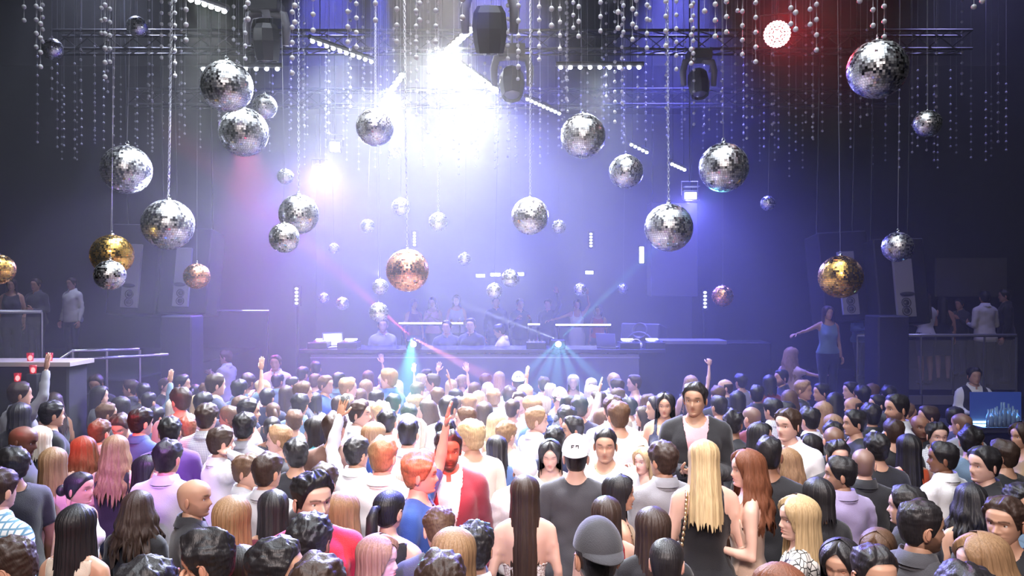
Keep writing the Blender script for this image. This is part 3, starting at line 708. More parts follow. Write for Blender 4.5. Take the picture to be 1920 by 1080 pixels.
# ---------------------------------------------------------------- hair shapes, in head space (pivot at origin)
HM = {}
def nz3(V, s, seed): return np.array([noise.noise((float(v[0]) * s + seed, float(v[1]) * s, float(v[2]) * s)) for v in V])
def hair_mesh(style, lod):
    key = (style, lod)
    if key in HM: return HM[key]
    na, nz = ((96, 56), (56, 34), (30, 20))[lod]
    a = np.linspace(0, 2 * pi, na, endpoint=False); u = np.linspace(.0, 1, nz); z = .23 * u
    A, Z = np.meshgrid(a, z); X, Y = head_pts(A, np.minimum(Z, .2299), 0); X = X.ravel(); Y = Y.ravel(); Z = Z.ravel(); A = A.ravel()
    am = np.abs((A + pi) % (2 * pi) - pi); V = np.stack([X, Y, Z], 1); c = np.array([0, -.005, .13]); D = V - c; D /= np.linalg.norm(D, axis=1, keepdims=True)
    parts = []
    hl = ip(am, [0, .5, .85, 1.15, 1.4, 1.55, 1.75, 2.2, pi], [.192, .190, .172, .125, .085, .10, .075, .045, .03])
    top = np.clip((Z - .12) / .08, 0, 1)
    if style in ('short', 'fade', 'messy', 'quiff', 'side'):
        th = {'short': .008 + .014 * top, 'fade': .0025 + .016 * top ** 2, 'messy': .010 + .014 * top, 'side': .010 + .018 * top, 'quiff': .004 + .020 * top + .018 * top * gs(am, .8)}[style]
        n1 = nz3(V, 28 if style != 'messy' else 40, 3.1); n2 = nz3(V * [1, .35, 1], 90, 1.7)
        th = th * (1 + .5 * n1 + .35 * n2)
        if style == 'side': th += .008 * np.sin(X * 70 + 2) * top
    elif style in ('curly', 'afro'):
        th = (.014 + .014 * top); n_ = nz3(V, 48, 2.2); th = th * (1 + .42 * np.clip(n_, -.6, .6) + .22 * nz3(V, 95, 5))
    elif style in ('pulled', 'bun', 'pony', 'bang'):
        hl = ip(am, [0, .6, .95, 1.3, 1.6, 2.1, pi], [.185, .18, .155, .12, .075, .05, .03]); th = .008 + .006 * top + .0015 * np.sin(am * 60)
    elif style == 'balding':
        th = .005 + 0 * top; hl = ip(am, [0, 1.2, 1.4, 1.55, 1.75, 2.2, pi], [.3, .3, .09, .10, .075, .045, .03])
    else:  # long styles: scalp cover with centre part
        hl = ip(am, [0, .25, .6, .9, 1.15, 1.4, 1.7, pi], [.205, .195, .165, .115, .06, .05, .12, .12]); th = .016 + .012 * top + .003 * nz3(V * [1, 1, .3], 70, 1) - .006 * gs(X, .006) * (Y > -.03)
    g = Z - hl
    if style == 'balding': g = np.minimum(g, .178 - Z)
    V2 = V + D * np.maximum(th, .002)[:, None] * (np.clip(g / .02, .15, 1))[:, None]
    nv, fc, be = clip(V2, grid_faces(nz, na), g)
    parts.append((nv + [0, .012, CH], fc))
    def curtain(L, amax, wave, wid, seed, inner=0):
        """hair falling from the head sides and back; L length below chin level"""
        nn, mm = ((90, 34), (52, 24), (28, 14))[lod]
        vs = []; rr = random.Random(seed); ends = [rr.uniform(-.03, .03) for _ in range(nn + 1)]; ph = [rr.uniform(0, 6) for _ in range(nn + 1)]
        ntop = mm // 3; zs = [.2295 - (.2295 - .09) * (k_ / ntop) ** 1.6 for k_ in range(ntop)]
        for j in range(nn + 1):
            b = -amax + 2 * amax * j / nn                       # 0 = back
            side = abs(b) / amax; Lj = L * (1 - .10 * side) + ends[j] * (1 + wave * 20)
            gro = .0035 * sin(j * 2.1 + ph[j] * .3) + .003 * sin(j * 5.3)
            sb, cb = sin(b), cos(b)
            for i in range(mm + 1):
                zz = zs[i] if i < ntop else .09 - (.09 + Lj) * (i - ntop) / (mm - ntop)
                zc = max(zz, .085); W_ = float(ip(zc, HZ, HW)); B_ = float(ip(max(zz, .10), HZ, HB)); F_ = float(ip(max(zz, .12), HZ, HF)) * (.9 if zz < .12 else 1)
                sx = W_ * sb; sy = -B_ * cb if cb > 0 else -F_ * cb
                dv = Vector((sx, sy + .005, max(0, zz - .13))).normalized()
                e2 = min(1, max(0, (.17 - zz) / .12)); e2 = e2 * e2 * (3 - 2 * e2); tp = min(1, max(0, (zz - .12) / .08))
                th_ = (.021 + .011 * tp + .008 * e2 + wid * e2) * (1 - inner * .75)
                p = Vector((sx, sy, zz)) + dv * th_
                fall = max(0, .06 - zz)
                kx = 1 + (1.5 * min(fall, .25) - (.5 * (fall - .28) if fall > .28 else 0)) * (.35 + wid * 22) * (1 - inner * .4)
                ky = 1 + .9 * min(fall, .25)
                wv_ = wave * sin(zz * 46 + ph[j] * .5 + b * 2) * min(1, fall * 6 + .3) * e2
                r_ = 1 + gro * 8 * (1 if lod < 2 else .5) * min(1, max(0, (.228 - zz) / .05)) + wv_
                vs.append((p.x * kx * r_, p.y * ky * r_ + .012, p.z + CH))
        f = [(j * (mm + 1) + i, (j + 1) * (mm + 1) + i, (j + 1) * (mm + 1) + i + 1, j * (mm + 1) + i + 1) for j in range(nn) for i in range(mm)]
        parts.append((np.array(vs), [list(q) for q in f]))
    L = {'long': .30, 'xlong': .46, 'wavy': .26, 'bob': .02, 'lob': .12, 'lcurly': .18}.get(style)
    if L is not None:
        wv = {'wavy': .07, 'lcurly': .12}.get(style, .008); wd = {'wavy': .022, 'lcurly': .035}.get(style, .002)
        curtain(L, 1.95 if style != 'xlong' else 1.8, wv, wd, 5); curtain(L - .03, 1.85, wv, wd, 9, 1)
    if style in ('bun', 'pony', 'bang'):
        m2 = MB()
        if style == 'bun': m2.ell((0, -.125, CH + .10), (.042, .036, .042), 16, 12)
        elif style == 'bang': m2.ell((0, -.06, CH + .235), (.04, .04, .038), 16, 12)
        else: m2.tube([(0, -.09, CH + .16), (0, -.13, CH + .165), (0, -.16, CH + .12), (0, -.165, CH + .03), (0, -.15, CH - .08), (0, -.14, CH - .18), (0, -.135, CH - .24)], [.018, .024, .034, .036, .032, .022, .006], 14)
        parts.append((np.array(m2.v), [list(f) for f in m2.f]))
    vs = []; fs = []
    for v, f in parts:
        o = len(vs); vs += v.tolist(); fs += [[i + o for i in q] for q in f]
    me = mk_mesh('hair', vs, fs, [HAIR['dark']]); HM[key] = me; return me
def cap_meshes(back):
    k = ('cap',)
    if k in HM: return HM[k]
    mb = MB(); n = 32; m_ = 12
    for i in range(m_ + 1):
        t_ = i / m_; th_ = t_ * 1.45
        for j in range(n): mb.v.append((.086 * sin(th_) * cos(2 * pi * j / n) if i else 0, (.110 * sin(th_) * sin(2 * pi * j / n) if i else 0) + .004, CH + .135 + .118 * cos(th_)))
    mb.f = [(i * n + j, (i + 1) * n + j, (i + 1) * n + (j + 1) % n, i * n + (j + 1) % n) for i in range(m_) for j in range(n)]
    dome = mk_mesh('crown', mb.v, mb.f, [M_SLOT])
    b = MB(); q = 16
    for t_ in (0, 1):
        for j in range(q + 1):
            a = -1.05 + 2.1 * j / q
            b.v.append((.083 * sin(a), .108 * cos(a) + .004 + t_ * .062 * cos(a * 1.3) ** 1, CH + .150 - t_ * .012 + .006 * cos(a)))
    for t_ in (1, 0):
        for j in range(q + 1):
            v = b.v[t_ * (q + 1) + j]; b.v.append((v[0], v[1], v[2] - .004))
    b.f = [(k_ * (q + 1) + j, k_ * (q + 1) + j + 1, (k_ + 1) * (q + 1) + j + 1, (k_ + 1) * (q + 1) + j) for k_ in range(3) for j in range(q)]
    HM[k] = (dome, mk_mesh('brim', b.v, b.f, [M_SLOT])); return HM[k]
# ---------------------------------------------------------------- cloth materials
def cloth(c, rough=.8):
    nm = 'cloth_%02d_%02d_%02d' % tuple(int(99 * k) for k in c)
    return mat(nm, c, rough, bump=.25, bscale=220, sheen=.2)
def pattern(name, a, b_, kind, scale):
    if name in MC: return MC[name]
    m = bpy.data.materials.new(name); t, b = nt(m); MC[name] = m; tc = t.nodes.new('ShaderNodeTexCoord'); mx = t.nodes.new('ShaderNodeMix'); mx.data_type = 'RGBA'
    mx.inputs['A'].default_value = (*a, 1); mx.inputs['B'].default_value = (*b_, 1); b.inputs['Roughness'].default_value = .7
    if kind == 'plaid':
        w1 = t.nodes.new('ShaderNodeTexWave'); w1.inputs['Scale'].default_value = scale; w2 = t.nodes.new('ShaderNodeTexWave'); w2.bands_direction = 'Z'; w2.inputs['Scale'].default_value = scale
        t.links.new(tc.outputs['Object'], w1.inputs['Vector']); t.links.new(tc.outputs['Object'], w2.inputs['Vector'])
        ma = t.nodes.new('ShaderNodeMath'); ma.operation = 'MAXIMUM'; t.links.new(w1.outputs['Fac'], ma.inputs[0]); t.links.new(w2.outputs['Fac'], ma.inputs[1])
        r = t.nodes.new('ShaderNodeMapRange'); r.inputs['From Min'].default_value = .72; r.inputs['From Max'].default_value = .95; t.links.new(ma.outputs[0], r.inputs['Value']); t.links.new(r.outputs[0], mx.inputs['Factor'])
    elif kind == 'sequin':
        v = t.nodes.new('ShaderNodeTexVoronoi'); v.inputs['Scale'].default_value = scale; t.links.new(tc.outputs['Object'], v.inputs['Vector'])
        t.links.new(v.outputs['Color'], mx.inputs['Factor']); b.inputs['Metallic'].default_value = .7; b.inputs['Roughness'].default_value = .3
        bp = t.nodes.new('ShaderNodeBump'); bp.inputs['Strength'].default_value = 1; t.links.new(v.outputs['Color'], bp.inputs['Height']); t.links.new(bp.outputs[0], b.inputs['Normal'])
    else:
        v = t.nodes.new('ShaderNodeTexVoronoi'); v.feature = 'DISTANCE_TO_EDGE' if kind == 'lines' else 'F1'; v.inputs['Scale'].default_value = scale; t.links.new(tc.outputs['Object'], v.inputs['Vector'])
        r = t.nodes.new('ShaderNodeMapRange'); r.inputs['From Min'].default_value = .04 if kind == 'lines' else .3; r.inputs['From Max'].default_value = .08 if kind == 'lines' else .36
        t.links.new(v.outputs['Distance'], r.inputs['Value']); t.links.new(r.outputs[0], mx.inputs['Factor'])
    t.links.new(mx.outputs['Result'], b.inputs['Base Color']); return m
CL = dict(black=(.012, .012, .016), char=(.05, .05, .06), navy=(.015, .02, .06), white=(.8, .8, .82), cream=(.72, .62, .5), grey=(.28, .28, .31), lgrey=(.5, .5, .54), blue=(.04, .10, .38), denim=(.08, .14, .32), teal=(.08, .35, .42),
          steel=(.14, .22, .32), lav=(.36, .30, .50), burg=(.16, .025, .045), red=(.55, .02, .035), orange=(.75, .10, .02), pink=(.75, .4, .45), beige=(.62, .44, .34), brown=(.14, .07, .05), tan=(.4, .27, .16), mustard=(.5, .22, .05), green=(.05, .12, .08), purple=(.12, .05, .25))
def cmat(c):
    if c in CL: return cloth(CL[c])
    return {'plaid': lambda: pattern('pale_plaid_cloth', (.75, .80, .82), (.12, .28, .42), 'plaid', 9), 'check': lambda: pattern('fine_check_cloth', (.7, .7, .72), (.35, .36, .42), 'plaid', 22),
            'bluesequin': lambda: pattern('blue_sequins', (.02, .04, .12), (.5, .65, 1), 'sequin', 90), 'redsequin': lambda: pattern('red_sequins', (.45, .0, .02), (.9, .1, .12), 'sequin', 120),
            'lines': lambda: pattern('black_line_print', (.02, .02, .02), (.72, .7, .66), 'lines', 24), 'bwprint': lambda: pattern('black_white_print', (.75, .75, .75), (.015, .015, .015), 'spots', 11),
            'lace': lambda: pattern('white_lace', (.35, .25, .22), (.85, .82, .82), 'lines', 45), 'redlace': lambda: pattern('red_lace', (.3, .16, .13), (.25, .01, .03), 'lines', 40)}[c]()
NP = [0]
PARTN = {'tee': 't_shirt', 'shirt': 'shirt', 'rolled': 'shirt', 'sweater': 'sweater', 'blazer': 'blazer', 'jacket': 'jacket', 'vest': 'waistcoat', 'tank': 'tank_top', 'dress': 'dress', 'cami': 'camisole', 'strapless': 'strapless_top', 'tube': 'strapless_top', 'blouse': 'blouse', 'trousers': 'trousers', 'short_skirt': 'skirt'}
def own(name, me, m, parent):
    o = link(name, me, parent)
    if me.materials and me.materials[0] is not m:
        o.material_slots[0].link = 'OBJECT'; o.material_slots[0].material = m
    return o
def person(x, yt, face, hy, sex, pose, hair, hc, skin, top, tc, label, d=None, H=None, beard=0, eyes='open', pitch=0, bottom=None, over=None, oc=None, group='people in the crowd on the dance floor', cap=None, wide=1.0, base=0.0, cat='person', fl=None):
    fem = 1 if sex == 'f' else 0
    H = H or ((1.68 if fem else 1.77) + ((NP[0] * 37) % 11 - 5) * .006)
    if d is None:
        b_ = (yt - 540.) / F; d = (CZ - H - base) / max(b_, .03)
    else:
        H2 = CZ - base - (yt - 540.) * d / F
        if fl is not None: base = fl; H = min(1.9, max(1.5, H2 - fl))
        elif base == 0 and H2 > 1.5 and H2 < 1.98: H = H2
    if base < .03: base = 0
    lod = 0 if d < 4.3 else (1 if d < 7.5 else 2)
    P = W(x, yt, d); pl, pr = pose if isinstance(pose, tuple) else (pose, pose)
    r = empty('person', (P.x, P.y, base), (0, 0, -R(face) )); s = H / 1.765; r.scale = (s * wide, s * wide, s)
    tag(r, label, cat, group)
    hy = max(-75, min(75, hy))
    scalp = {'bald': 0, 'buzz': .8, 'fade': .75, 'short': .8, 'balding': .35}.get(hair, .85)
    if hair == 'bald': scalp = 0
    bm = body_mesh(fem, pl, pr, lod, hy, pitch, beard, eyes, scalp, SKIN['fair'])
    own('body', bm, SKIN[skin], r)
    Pr = body_proto(fem, pl, pr, lod)
    hyq = round(hy / 15) * 15 ; pq = round(pitch / 8) * 8
    # cached body heads keep the first yaw of their bin, so bin the angle itself
    HMx = head_matrix(YAWS.setdefault((fem, pl, pr, lod, round(hy / 15), round(pitch / 8), beard, eyes, scalp), (hy, pitch))[0], YAWS[(fem, pl, pr, lod, round(hy / 15), round(pitch / 8), beard, eyes, scalp)][1])
    hs = .95 if fem else 1.0
    if hair not in ('bald', 'buzz'):
        h = own('hair', hair_mesh(hair, lod), HAIR[hc], r); h.matrix_local = HMx @ Matrix.Scale(hs, 4)
    if cap:
        dm, br = cap_meshes(0); c = own('cap', dm, cmat(cap[0]), r); c.matrix_local = HMx @ Matrix.Scale(1.09, 4) @ Matrix.Rotation(pi if cap[1] else 0, 4, 'Z')
        own('brim', br, cmat(cap[0]), c)
        if cap[0] == 'white' and cap[1]:
            lg_ = MB()
            for q_, (x_, z_, w_, h_) in enumerate(((-.020, .0, .005, .026), (-.012, .011, .014, .005), (-.012, -.001, .010, .005), (.006, .0, .005, .026), (.020, .0, .005, .026), (.013, .011, .014, .005))):
                lg_.box((x_, -.088 + .6 * x_ * x_, CH + .19 + z_), (w_, .006, h_))
            lg_.v = [Matrix.Rotation(pi, 4, 'Z') @ Vector(v) for v in lg_.v]; lg_.v = [(v[0], v[1] + .010, v[2]) for v in lg_.v]
            lo_ = lg_.build('cap_lettering', mat('cap_lettering_black', (.02, .01, .015), .6), c)
    g = own(PARTN[top], garment(Pr, top), cmat(tc), r)
    if top in ('shirt', 'rolled') : own('collar', collar_mesh(fem), cmat(tc), g)
    if over: own(PARTN[over], garment(Pr, over), cmat(oc), r)
    if top != 'dress':
        bt = bottom or (('short_skirt' if NP[0] % 2 else 'trousers') if fem else 'trousers')
        own(PARTN[bt], garment(Pr, bt), cmat('char' if NP[0] % 3 else 'navy'), r)
    NP[0] += 1; REG[label] = (r, Pr)
    return r
YAWS = {}; REG = {}
# ================================================================ rig: trusses, lamp bars, moving heads
M_LED = glow('white_led', (.93, .97, 1.0), 40); M_LEDS = glow('white_led_soft', (.9, .95, 1.0), 14)
M_REDLED = glow('red_led', (1.0, .42, .45), 9); M_DIMW = glow('dim_white_light', (.8, .85, 1.0), 2.5); M_TUBE = glow('white_tube', (.85, .88, 1), 5)
rig_black = mat('rig_black', (.03, .03, .038), .5, metal=.3)
def between(name, p, q, label, cat, group=None):
    r = empty(name, p); tag(r, label, cat, group); return r
def truss(p, q, label):
    r = empty('lighting_truss', p); tag(r, label, 'lighting truss', 'lighting trusses under the ceiling'); p = Vector(p); q = Vector(q); d = q - p; L = d.length; u = d.normalized()
    sd = u.cross(Vector((0, 0, 1))).normalized() * .14; up = Vector((0, 0, .14))
    ch = MB(); lc = MB()
    cs = [sd + up, -sd + up, -sd - up, sd - up]
    for c in cs: ch.tube([c, c + d], .022, 6)
    n = int(L / .35)
    for i in range(n):
        a, b = u * (L * i / n), u * (L * (i + 1) / n)
        for k in range(4): lc.tube([cs[k] + a, cs[(k + 1) % 4] + b], .010, 4)
    ch.build('chord', rig_black, r); lc.build('lacing', rig_black, r)
    for t_ in (.1, .5, .9): MB().tube([d * t_ + up, d * t_ + Vector((0, 0, ZC - p.z))], .006, 4).build('suspension_cable', rig_black, r)
    return r
truss((-7, 8.6, 6.75), (7, 8.6, 6.75), 'black box truss across the dance floor, nearest to the camera')
truss((-7, 11.9, 6.6), (7, 11.9, 6.6), 'black box truss across the dance floor over the big white strobes')
truss((-7, 14.2, 6.3), (7, 14.2, 6.3), 'black box truss farthest back, over the stage')
def led_bar(p, q, n, label, m=M_LED, r_=.028):
    p = Vector(p); q = Vector(q); d = q - p; o = empty('led_light_bar', p); tag(o, label, 'light bar', 'bars of white lamps in the rig')
    u = d.normalized(); h = MB(); h.tube([Vector((0, 0, .05)), d + Vector((0, 0, .05))], .035, 8); h.build('housing', rig_black, o)
    for t_ in (.15, .85): MB().tube([d * t_ + Vector((0, 0, .06)), d * t_ + Vector((0, 0, ZC - p.z - d.z * t_))], .006, 4).build('suspension_cable', rig_black, o)
    lens = MB().ell((0, 0, 0), (r_, r_, r_ * .8), 10, 8).mesh('lamp_lens', m, True)
    for i in range(n): x = link('lamp_lens', lens, o); x.location = d * ((i + .5) / n) + Vector((0, -.01, 0))
    return o
led_bar(W(1042, 127, 10.4), W(1207, 127, 10.4), 9, 'straight row of nine round white lamps right of the top centre')
led_bar(W(352, -2, 8), W(427, 24, 8.4), 6, 'row of white lamps cut by the top edge, left of centre')
led_bar(W(372, 130, 10.5), W(530, 130, 10.5), 8, 'row of white lamps running behind the large dark mirror ball')
led_bar(W(580, 76, 10), W(702, 118, 11), 10, 'sloping row of white lamps left of the big strobes')
led_bar(W(985, 185, 12), W(1052, 215, 12.6), 9, 'short sloping row of white lamps right of the lower moving head', M_LEDS)
led_bar(W(1180, 270, 13), W(1216, 288, 13.4), 5, 'short white lamp row just above the ball with a ring hook', M_LEDS)
led_bar(W(1257, 307, 12.5), W(1286, 320, 12.9), 5, 'smallest white lamp row, left of the large grey mirror ball', M_LEDS)
def strobe(c, w_, h_, aim, label):
    o = empty('strobe_lamp', c); tag(o, label, 'strobe lamp', 'big white strobe lamps'); o.rotation_euler = (Vector(aim) - Vector(c)).to_track_quat('-Y', 'Z').to_euler()
    MB().box((0, .06, 0), (w_ + .06, .12, h_ + .06)).build('housing', rig_black, o); lens = MB().ell((0, 0, 0), (w_ * .15, .02, h_ * .11), 12, 8).mesh('lamp_lens', M_LED, True)
    for i_ in range(12): x = link('lamp_lens', lens, o); x.location = ((i_ % 3 - 1) * w_ * .32, -.005, (i_ // 3 - 1.5) * h_ * .24)
    Mi = o.rotation_euler.to_matrix().inverted(); MB().tube([Mi @ Vector((0, 0, h_ / 2)), Mi @ Vector((0, 0, ZC - Vector(c).z))], .01, 5).build('drop_pole', rig_black, o)
    MB().tube([(-w_ / 2 - .05, .06, 0), (-w_ / 2 - .05, .06, h_ / 2 + .12), (w_ / 2 + .05, .06, h_ / 2 + .12), (w_ / 2 + .05, .06, 0)], .012, 6).build('yoke', rig_black, o)
led_bar(W(820, 112, 11.0), W(884, 54, 11.2), 9, 'blazing slanted lamp bar left of the large moving head, upper of two', M_LED, .055)
led_bar(W(856, 118, 11.0), W(932, 172, 11.5), 10, 'blazing slanted lamp bar below the large moving head, lower of two', M_LED, .05)
led_bar(W(712, 200, 12), W(756, 138, 12.1), 8, 'blazing slanted lamp bar behind the dark blue mirror ball', M_LED, .05)
strobe(W(628, 275, 14), .18, .18, (-1.6, 4, 1.5), 'white strobe in the haze left under the dark blue ball, upper of two')
strobe(W(600, 322, 14.5), .2, .2, (-1.6, 4, 1.5), 'white strobe in the haze above the bright ball, lower of two')
def moving_head(c, s, tilt, label):
    o = empty('moving_head_lamp', c); tag(o, label, 'moving head lamp', 'moving head lamps in the rig'); o.scale = (s, s, s)
    MB().box((0, 0, .42), (.34, .30, .14)).build('base', rig_black, o)
    y_ = MB()
    for sx in (-1, 1): y_.tube([(sx * .06, 0, .36), (sx * .2, 0, .33), (sx * .235, 0, .2), (sx * .225, 0, -.02)], [.05, .055, .05, .04], 8)
    y_.build('yoke', mat('rig_grey', (.12, .12, .15), .5), o, True)
    M = Matrix.Rotation(R(tilt), 4, 'X')
    hd = MB(); hd.lathe([(.0, .23), (.11, .22), (.15, .16), (.165, .02), (.15, -.1), (.13, -.2), (.12, -.2), (.11, -.17)], 8); hd.v = [M @ Vector(v) for v in hd.v]; h = hd.build('head', rig_black, o)
    ln = MB(); ln.ell((0, 0, -.16), (.11, .11, .04), 16, 8); ln.v = [M @ Vector(v) for v in ln.v]; ln.build('lens', mat('lamp_glass', (.1, .1, .14), .08, coat=1), h, True)
    MB().tube([(0, 0, .48), (0, 0, (ZC - c.z) / s)], .014, 6).build('clamp', rig_black, o)
moving_head(W(918, 58, 7.6), 1.05, 18, 'large black moving head lamp at the top centre')
moving_head(W(960, 158, 10), 1.0, -25, 'black moving head lamp below the large one')
moving_head(W(500, 82, 8.6), .95, 10, 'black moving head lamp above the dark mirror balls at left')
moving_head(W(1310, 158, 11), .95, -20, 'dim moving head lamp in the reddish haze right of centre')
fx = empty('floodlight', W(1293, 366, 12.5)); tag(fx, 'small lit floodlight with open flaps beside the big ball on a chain', 'floodlight')
MB().box((0, 0, 0), (.22, .16, .14)).build('housing', steel, fx); MB().box((0, -.09, -.02), (.18, .02, .10)).build('lamp_panel', M_LEDS, fx)
MB().box((0, -.13, .12), (.24, .14, .012)).build('flap', steel, fx); MB().box((0, -.13, -.1), (.24, .14, .012)).build('flap', steel, fx)
MB().tube([(-.13, 0, 0), (-.13, 0, .22), (.13, 0, .22), (.13, 0, 0)], .01, 6).build('yoke', steel, fx); MB().tube([(0, 0, .22), (0, 0, ZC - fx.location.z)], .012, 6).build('drop_pole', rig_black, fx)
rl = empty('red_lamp', W(1457, 64, 9)); tag(rl, 'round red led lamp shining at the camera, top right', 'red lamp'); rl.rotation_euler = (Vector((0, 0, CZ)) - rl.location).to_track_quat('-Y', 'Z').to_euler()
b_ = MB(); b_.lathe([(.0, .2), (.1, .2), (.155, .1), (.16, 0), (.145, 0), (.14, .02)], 24); b_.v = [Matrix.Rotation(-pi / 2, 4, 'X') @ Vector(v) for v in b_.v]; b_.build('housing', rig_black, rl, True)
dl = MB().ell((0, -.005, 0), (.017, .008, .017), 8, 6).mesh('led', M_REDLED, True)
for ri, nn in ((0, 1), (.035, 6), (.07, 12), (.105, 18), (.135, 24)):
    for k in range(nn): x = link('led', dl, rl); a = 2 * pi * k / nn; x.location = (ri * cos(a), 0, ri * sin(a))
MB().tube([(-.18, .05, 0), (-.18, .05, .22), (.18, .05, .22), (.18, .05, 0)], .012, 6).build('yoke', rig_black, rl); Mi = rl.rotation_euler.to_matrix().inverted(); MB().tube([Vector((0, .05, .22)), Vector((0, .05, .22)) + Mi @ Vector((0, 0, ZC - rl.location.z - .42))], .015, 6).build('clamp', rig_black, rl)
# ================================================================ stage and booth
stage_m = mat('stage_black', (.035, .035, .05), .5, bump=.1, bscale=8); fascia = mat('booth_fascia', (.14, .14, .22), .35, bump=.05, bscale=3)
struct('stage', MB().box((-.4, 15.6, .25), (7.6, 4.9, .5)), stage_m)
struct('stage_upper', MB().box((-.2, 17.7, .43), (8.4, 3.4, .86)), stage_m)
bt = empty('dj_booth', (-.6, 12.7, 0)); tag(bt, 'long black dj booth with smooth front panel behind the crowd', 'dj booth')
MB().box((0, -.18, .88), (5.3, .08, 1.74)).build('front_panel', fascia, bt); MB().box((.12, .18, 1.80), (5.9, .85, .06)).build('table_top', mat('booth_top', (.03, .03, .04), .25), bt)
MB().box((0, -.24, 1.70), (5.3, .03, .02)).build('edge_trim', mat('trim_silver', (.4, .4, .5), .3, metal=.8), bt)
for sx in (-1, 1): MB().box((sx * 2.6, .18, .88), (.08, .7, 1.74)).build('side_panel', fascia, bt)
TZ_ = 1.832
def onbooth(px): return ((px - 960) / F * 12.75, 12.75)
def deck(px, yy, label, s=1):
    x = (px - 960) / F * yy; o = empty('media_player', (x, yy, TZ_)); tag(o, label, 'media player', 'players on the booth')
    MB().box((0, 0, .05), (.32, .40, .10)).build('body', black_metal, o); q = MB(); q.lathe([(.0, .125), (.10, .125), (.11, .10)], 24); q.build('jog_wheel', steel, o, True)
    MB().box((0, .15, .11), (.2, .08, .02), M=Matrix.Rotation(.15, 4, 'X')).build('screen', M_DIMW, o)
deck(600, 12.75, 'media player at the left end of the booth, left of the laptop'); deck(655, 12.75, 'media player right of the laptop at the left booth end'); deck(1178, 12.75, 'media player nearest the large monitor at the right booth end'); deck(1225, 12.8, 'media player at the outer right tip of the booth')
mx = empty('dj_mixer', ((1005 - 960) / F * 12.75, 12.75, TZ_)); tag(mx, 'flat black dj mixer on the booth, right of the dj in pale shirt', 'mixer')
MB().box((0, 0, .05), (.32, .38, .10)).build('body', black_metal, mx)
for i in range(4):
    for j in range(3): MB().lathe([(.0, .03), (.012, .03), (.014, 0)], 10, ((i - 1.5) * .07, j * .08 - .02, .10)).build('knob', chrome, mx)
    MB().box(((i - 1.5) * .07, -.13, .11), (.02, .03, .015)).build('fader', chrome, mx)
def laptop(px, yy, rz, label):
    o = empty('laptop', ((px - 960) / F * yy, yy, TZ_), (0, 0, rz)); tag(o, label, 'laptop', 'laptops on the booth')
    MB().box((0, 0, .012), (.34, .24, .02)).build('base', steel, o); MB().box((0, 0, 0), (.34, .012, .23), M=Matrix.Translation((0, .13, .13)) @ Matrix.Rotation(-.25, 4, 'X')).build('lid', steel, o)
    MB().box((0, 0, 0), (.30, .004, .19), M=Matrix.Translation((0, .122, .13)) @ Matrix.Rotation(-.25, 4, 'X')).build('screen', M_DIMW, o)
laptop(628, 12.8, .5, 'open silver laptop at the left end of the booth'); laptop(1142, 12.8, 2.6, 'white lit open laptop at the right end of the booth')
hp = empty('headphones', ((1193 - 960) / F * 12.6, 12.6, TZ_)); tag(hp, 'white headphones lying by the right laptop on the booth', 'headphones')
tt = MB(); tt.tube([(.08 * cos(a), .02, .07 + .08 * sin(a)) for a in np.linspace(0, pi, 12)], .010, 6); tt.build('headband', mat('white_plastic', (.8, .8, .85), .4), hp, True)
for sx in (-1, 1): MB().ell((sx * .08, .02, .05), (.025, .04, .048), 12, 8).build('ear_cup', mat('white_plastic', (.8, .8, .85), .4), hp, True)
for px, lab in ((773, 'small laser projector on the booth edge sending teal beams down, left one'), (1048, 'small laser projector on the booth edge with a blue green star of beams, right one')):
    o = empty('laser_projector', W(px, 636 if px < 900 else 641, 12.22)); o.location.z = TZ_ + .0; o.location.y = 12.42; tag(o, lab, 'laser projector', 'laser projectors')
    MB().box((0, .08, .08), (.22, .24, .14)).build('housing', black_metal, o); MB().ell((0, -.05, .09), (.045, .02, .045), 12, 8).build('aperture', glow('laser_glow', (.8, 1, .97), 40), o, True)
    MB().tube([(-.13, .08, .02), (-.13, .08, .16)], .01, 6).build('bracket', black_metal, o)
def monitor(x, y, z, rz, w_, h_, label, tilt=0):
    o = empty('monitor_speaker', (x, y, z), (0, 0, rz)); tag(o, label, 'monitor speaker')
    M = Matrix.Rotation(tilt, 4, 'X'); MB().box((0, 0, h_ / 2), (w_, .5, h_), M=M).build('cabinet', mat('speaker_black', (.05, .05, .065), .6), o)
    for r_, zz in ((w_ * .36, h_ * .35), (w_ * .2, h_ * .78)):
        q = MB(); q.lathe([(.0, -.02), (r_ * .3, -.03), (r_ * .9, .02), (r_, .03), (r_ * 1.04, .0)], 20); q.v = [M @ (Vector((0, -.25, zz)) + Matrix.Rotation(pi / 2, 4, 'X') @ Vector(v)) for v in q.v]; q.build('driver', mat('cone', (.09, .09, .11), .4), o, True)
monitor((1205 - 960) / F * 13.6, 13.6, 1.55, -.5, .7, .62, 'big wedge shaped monitor speaker behind the right end of the booth', -.2)
monitor((655 - 960) / F * 13.6, 13.6, .5, .4, .6, 1.3, 'black monitor speaker standing behind the left end of the booth')
MB_ = MB().box(((1296 - 960) / F * 12.9, 12.9, 1.93), (1.05, .5, .06)); o = MB_.build('shelf', mat('shelf_grey', (.2, .2, .3), .4)); tag(o, 'low pale shelf right of the booth end', 'shelf')
struct('trim_1', MB().box((3.2, 13.4, .95), (2.4, .6, 1.9)), black_gloss)
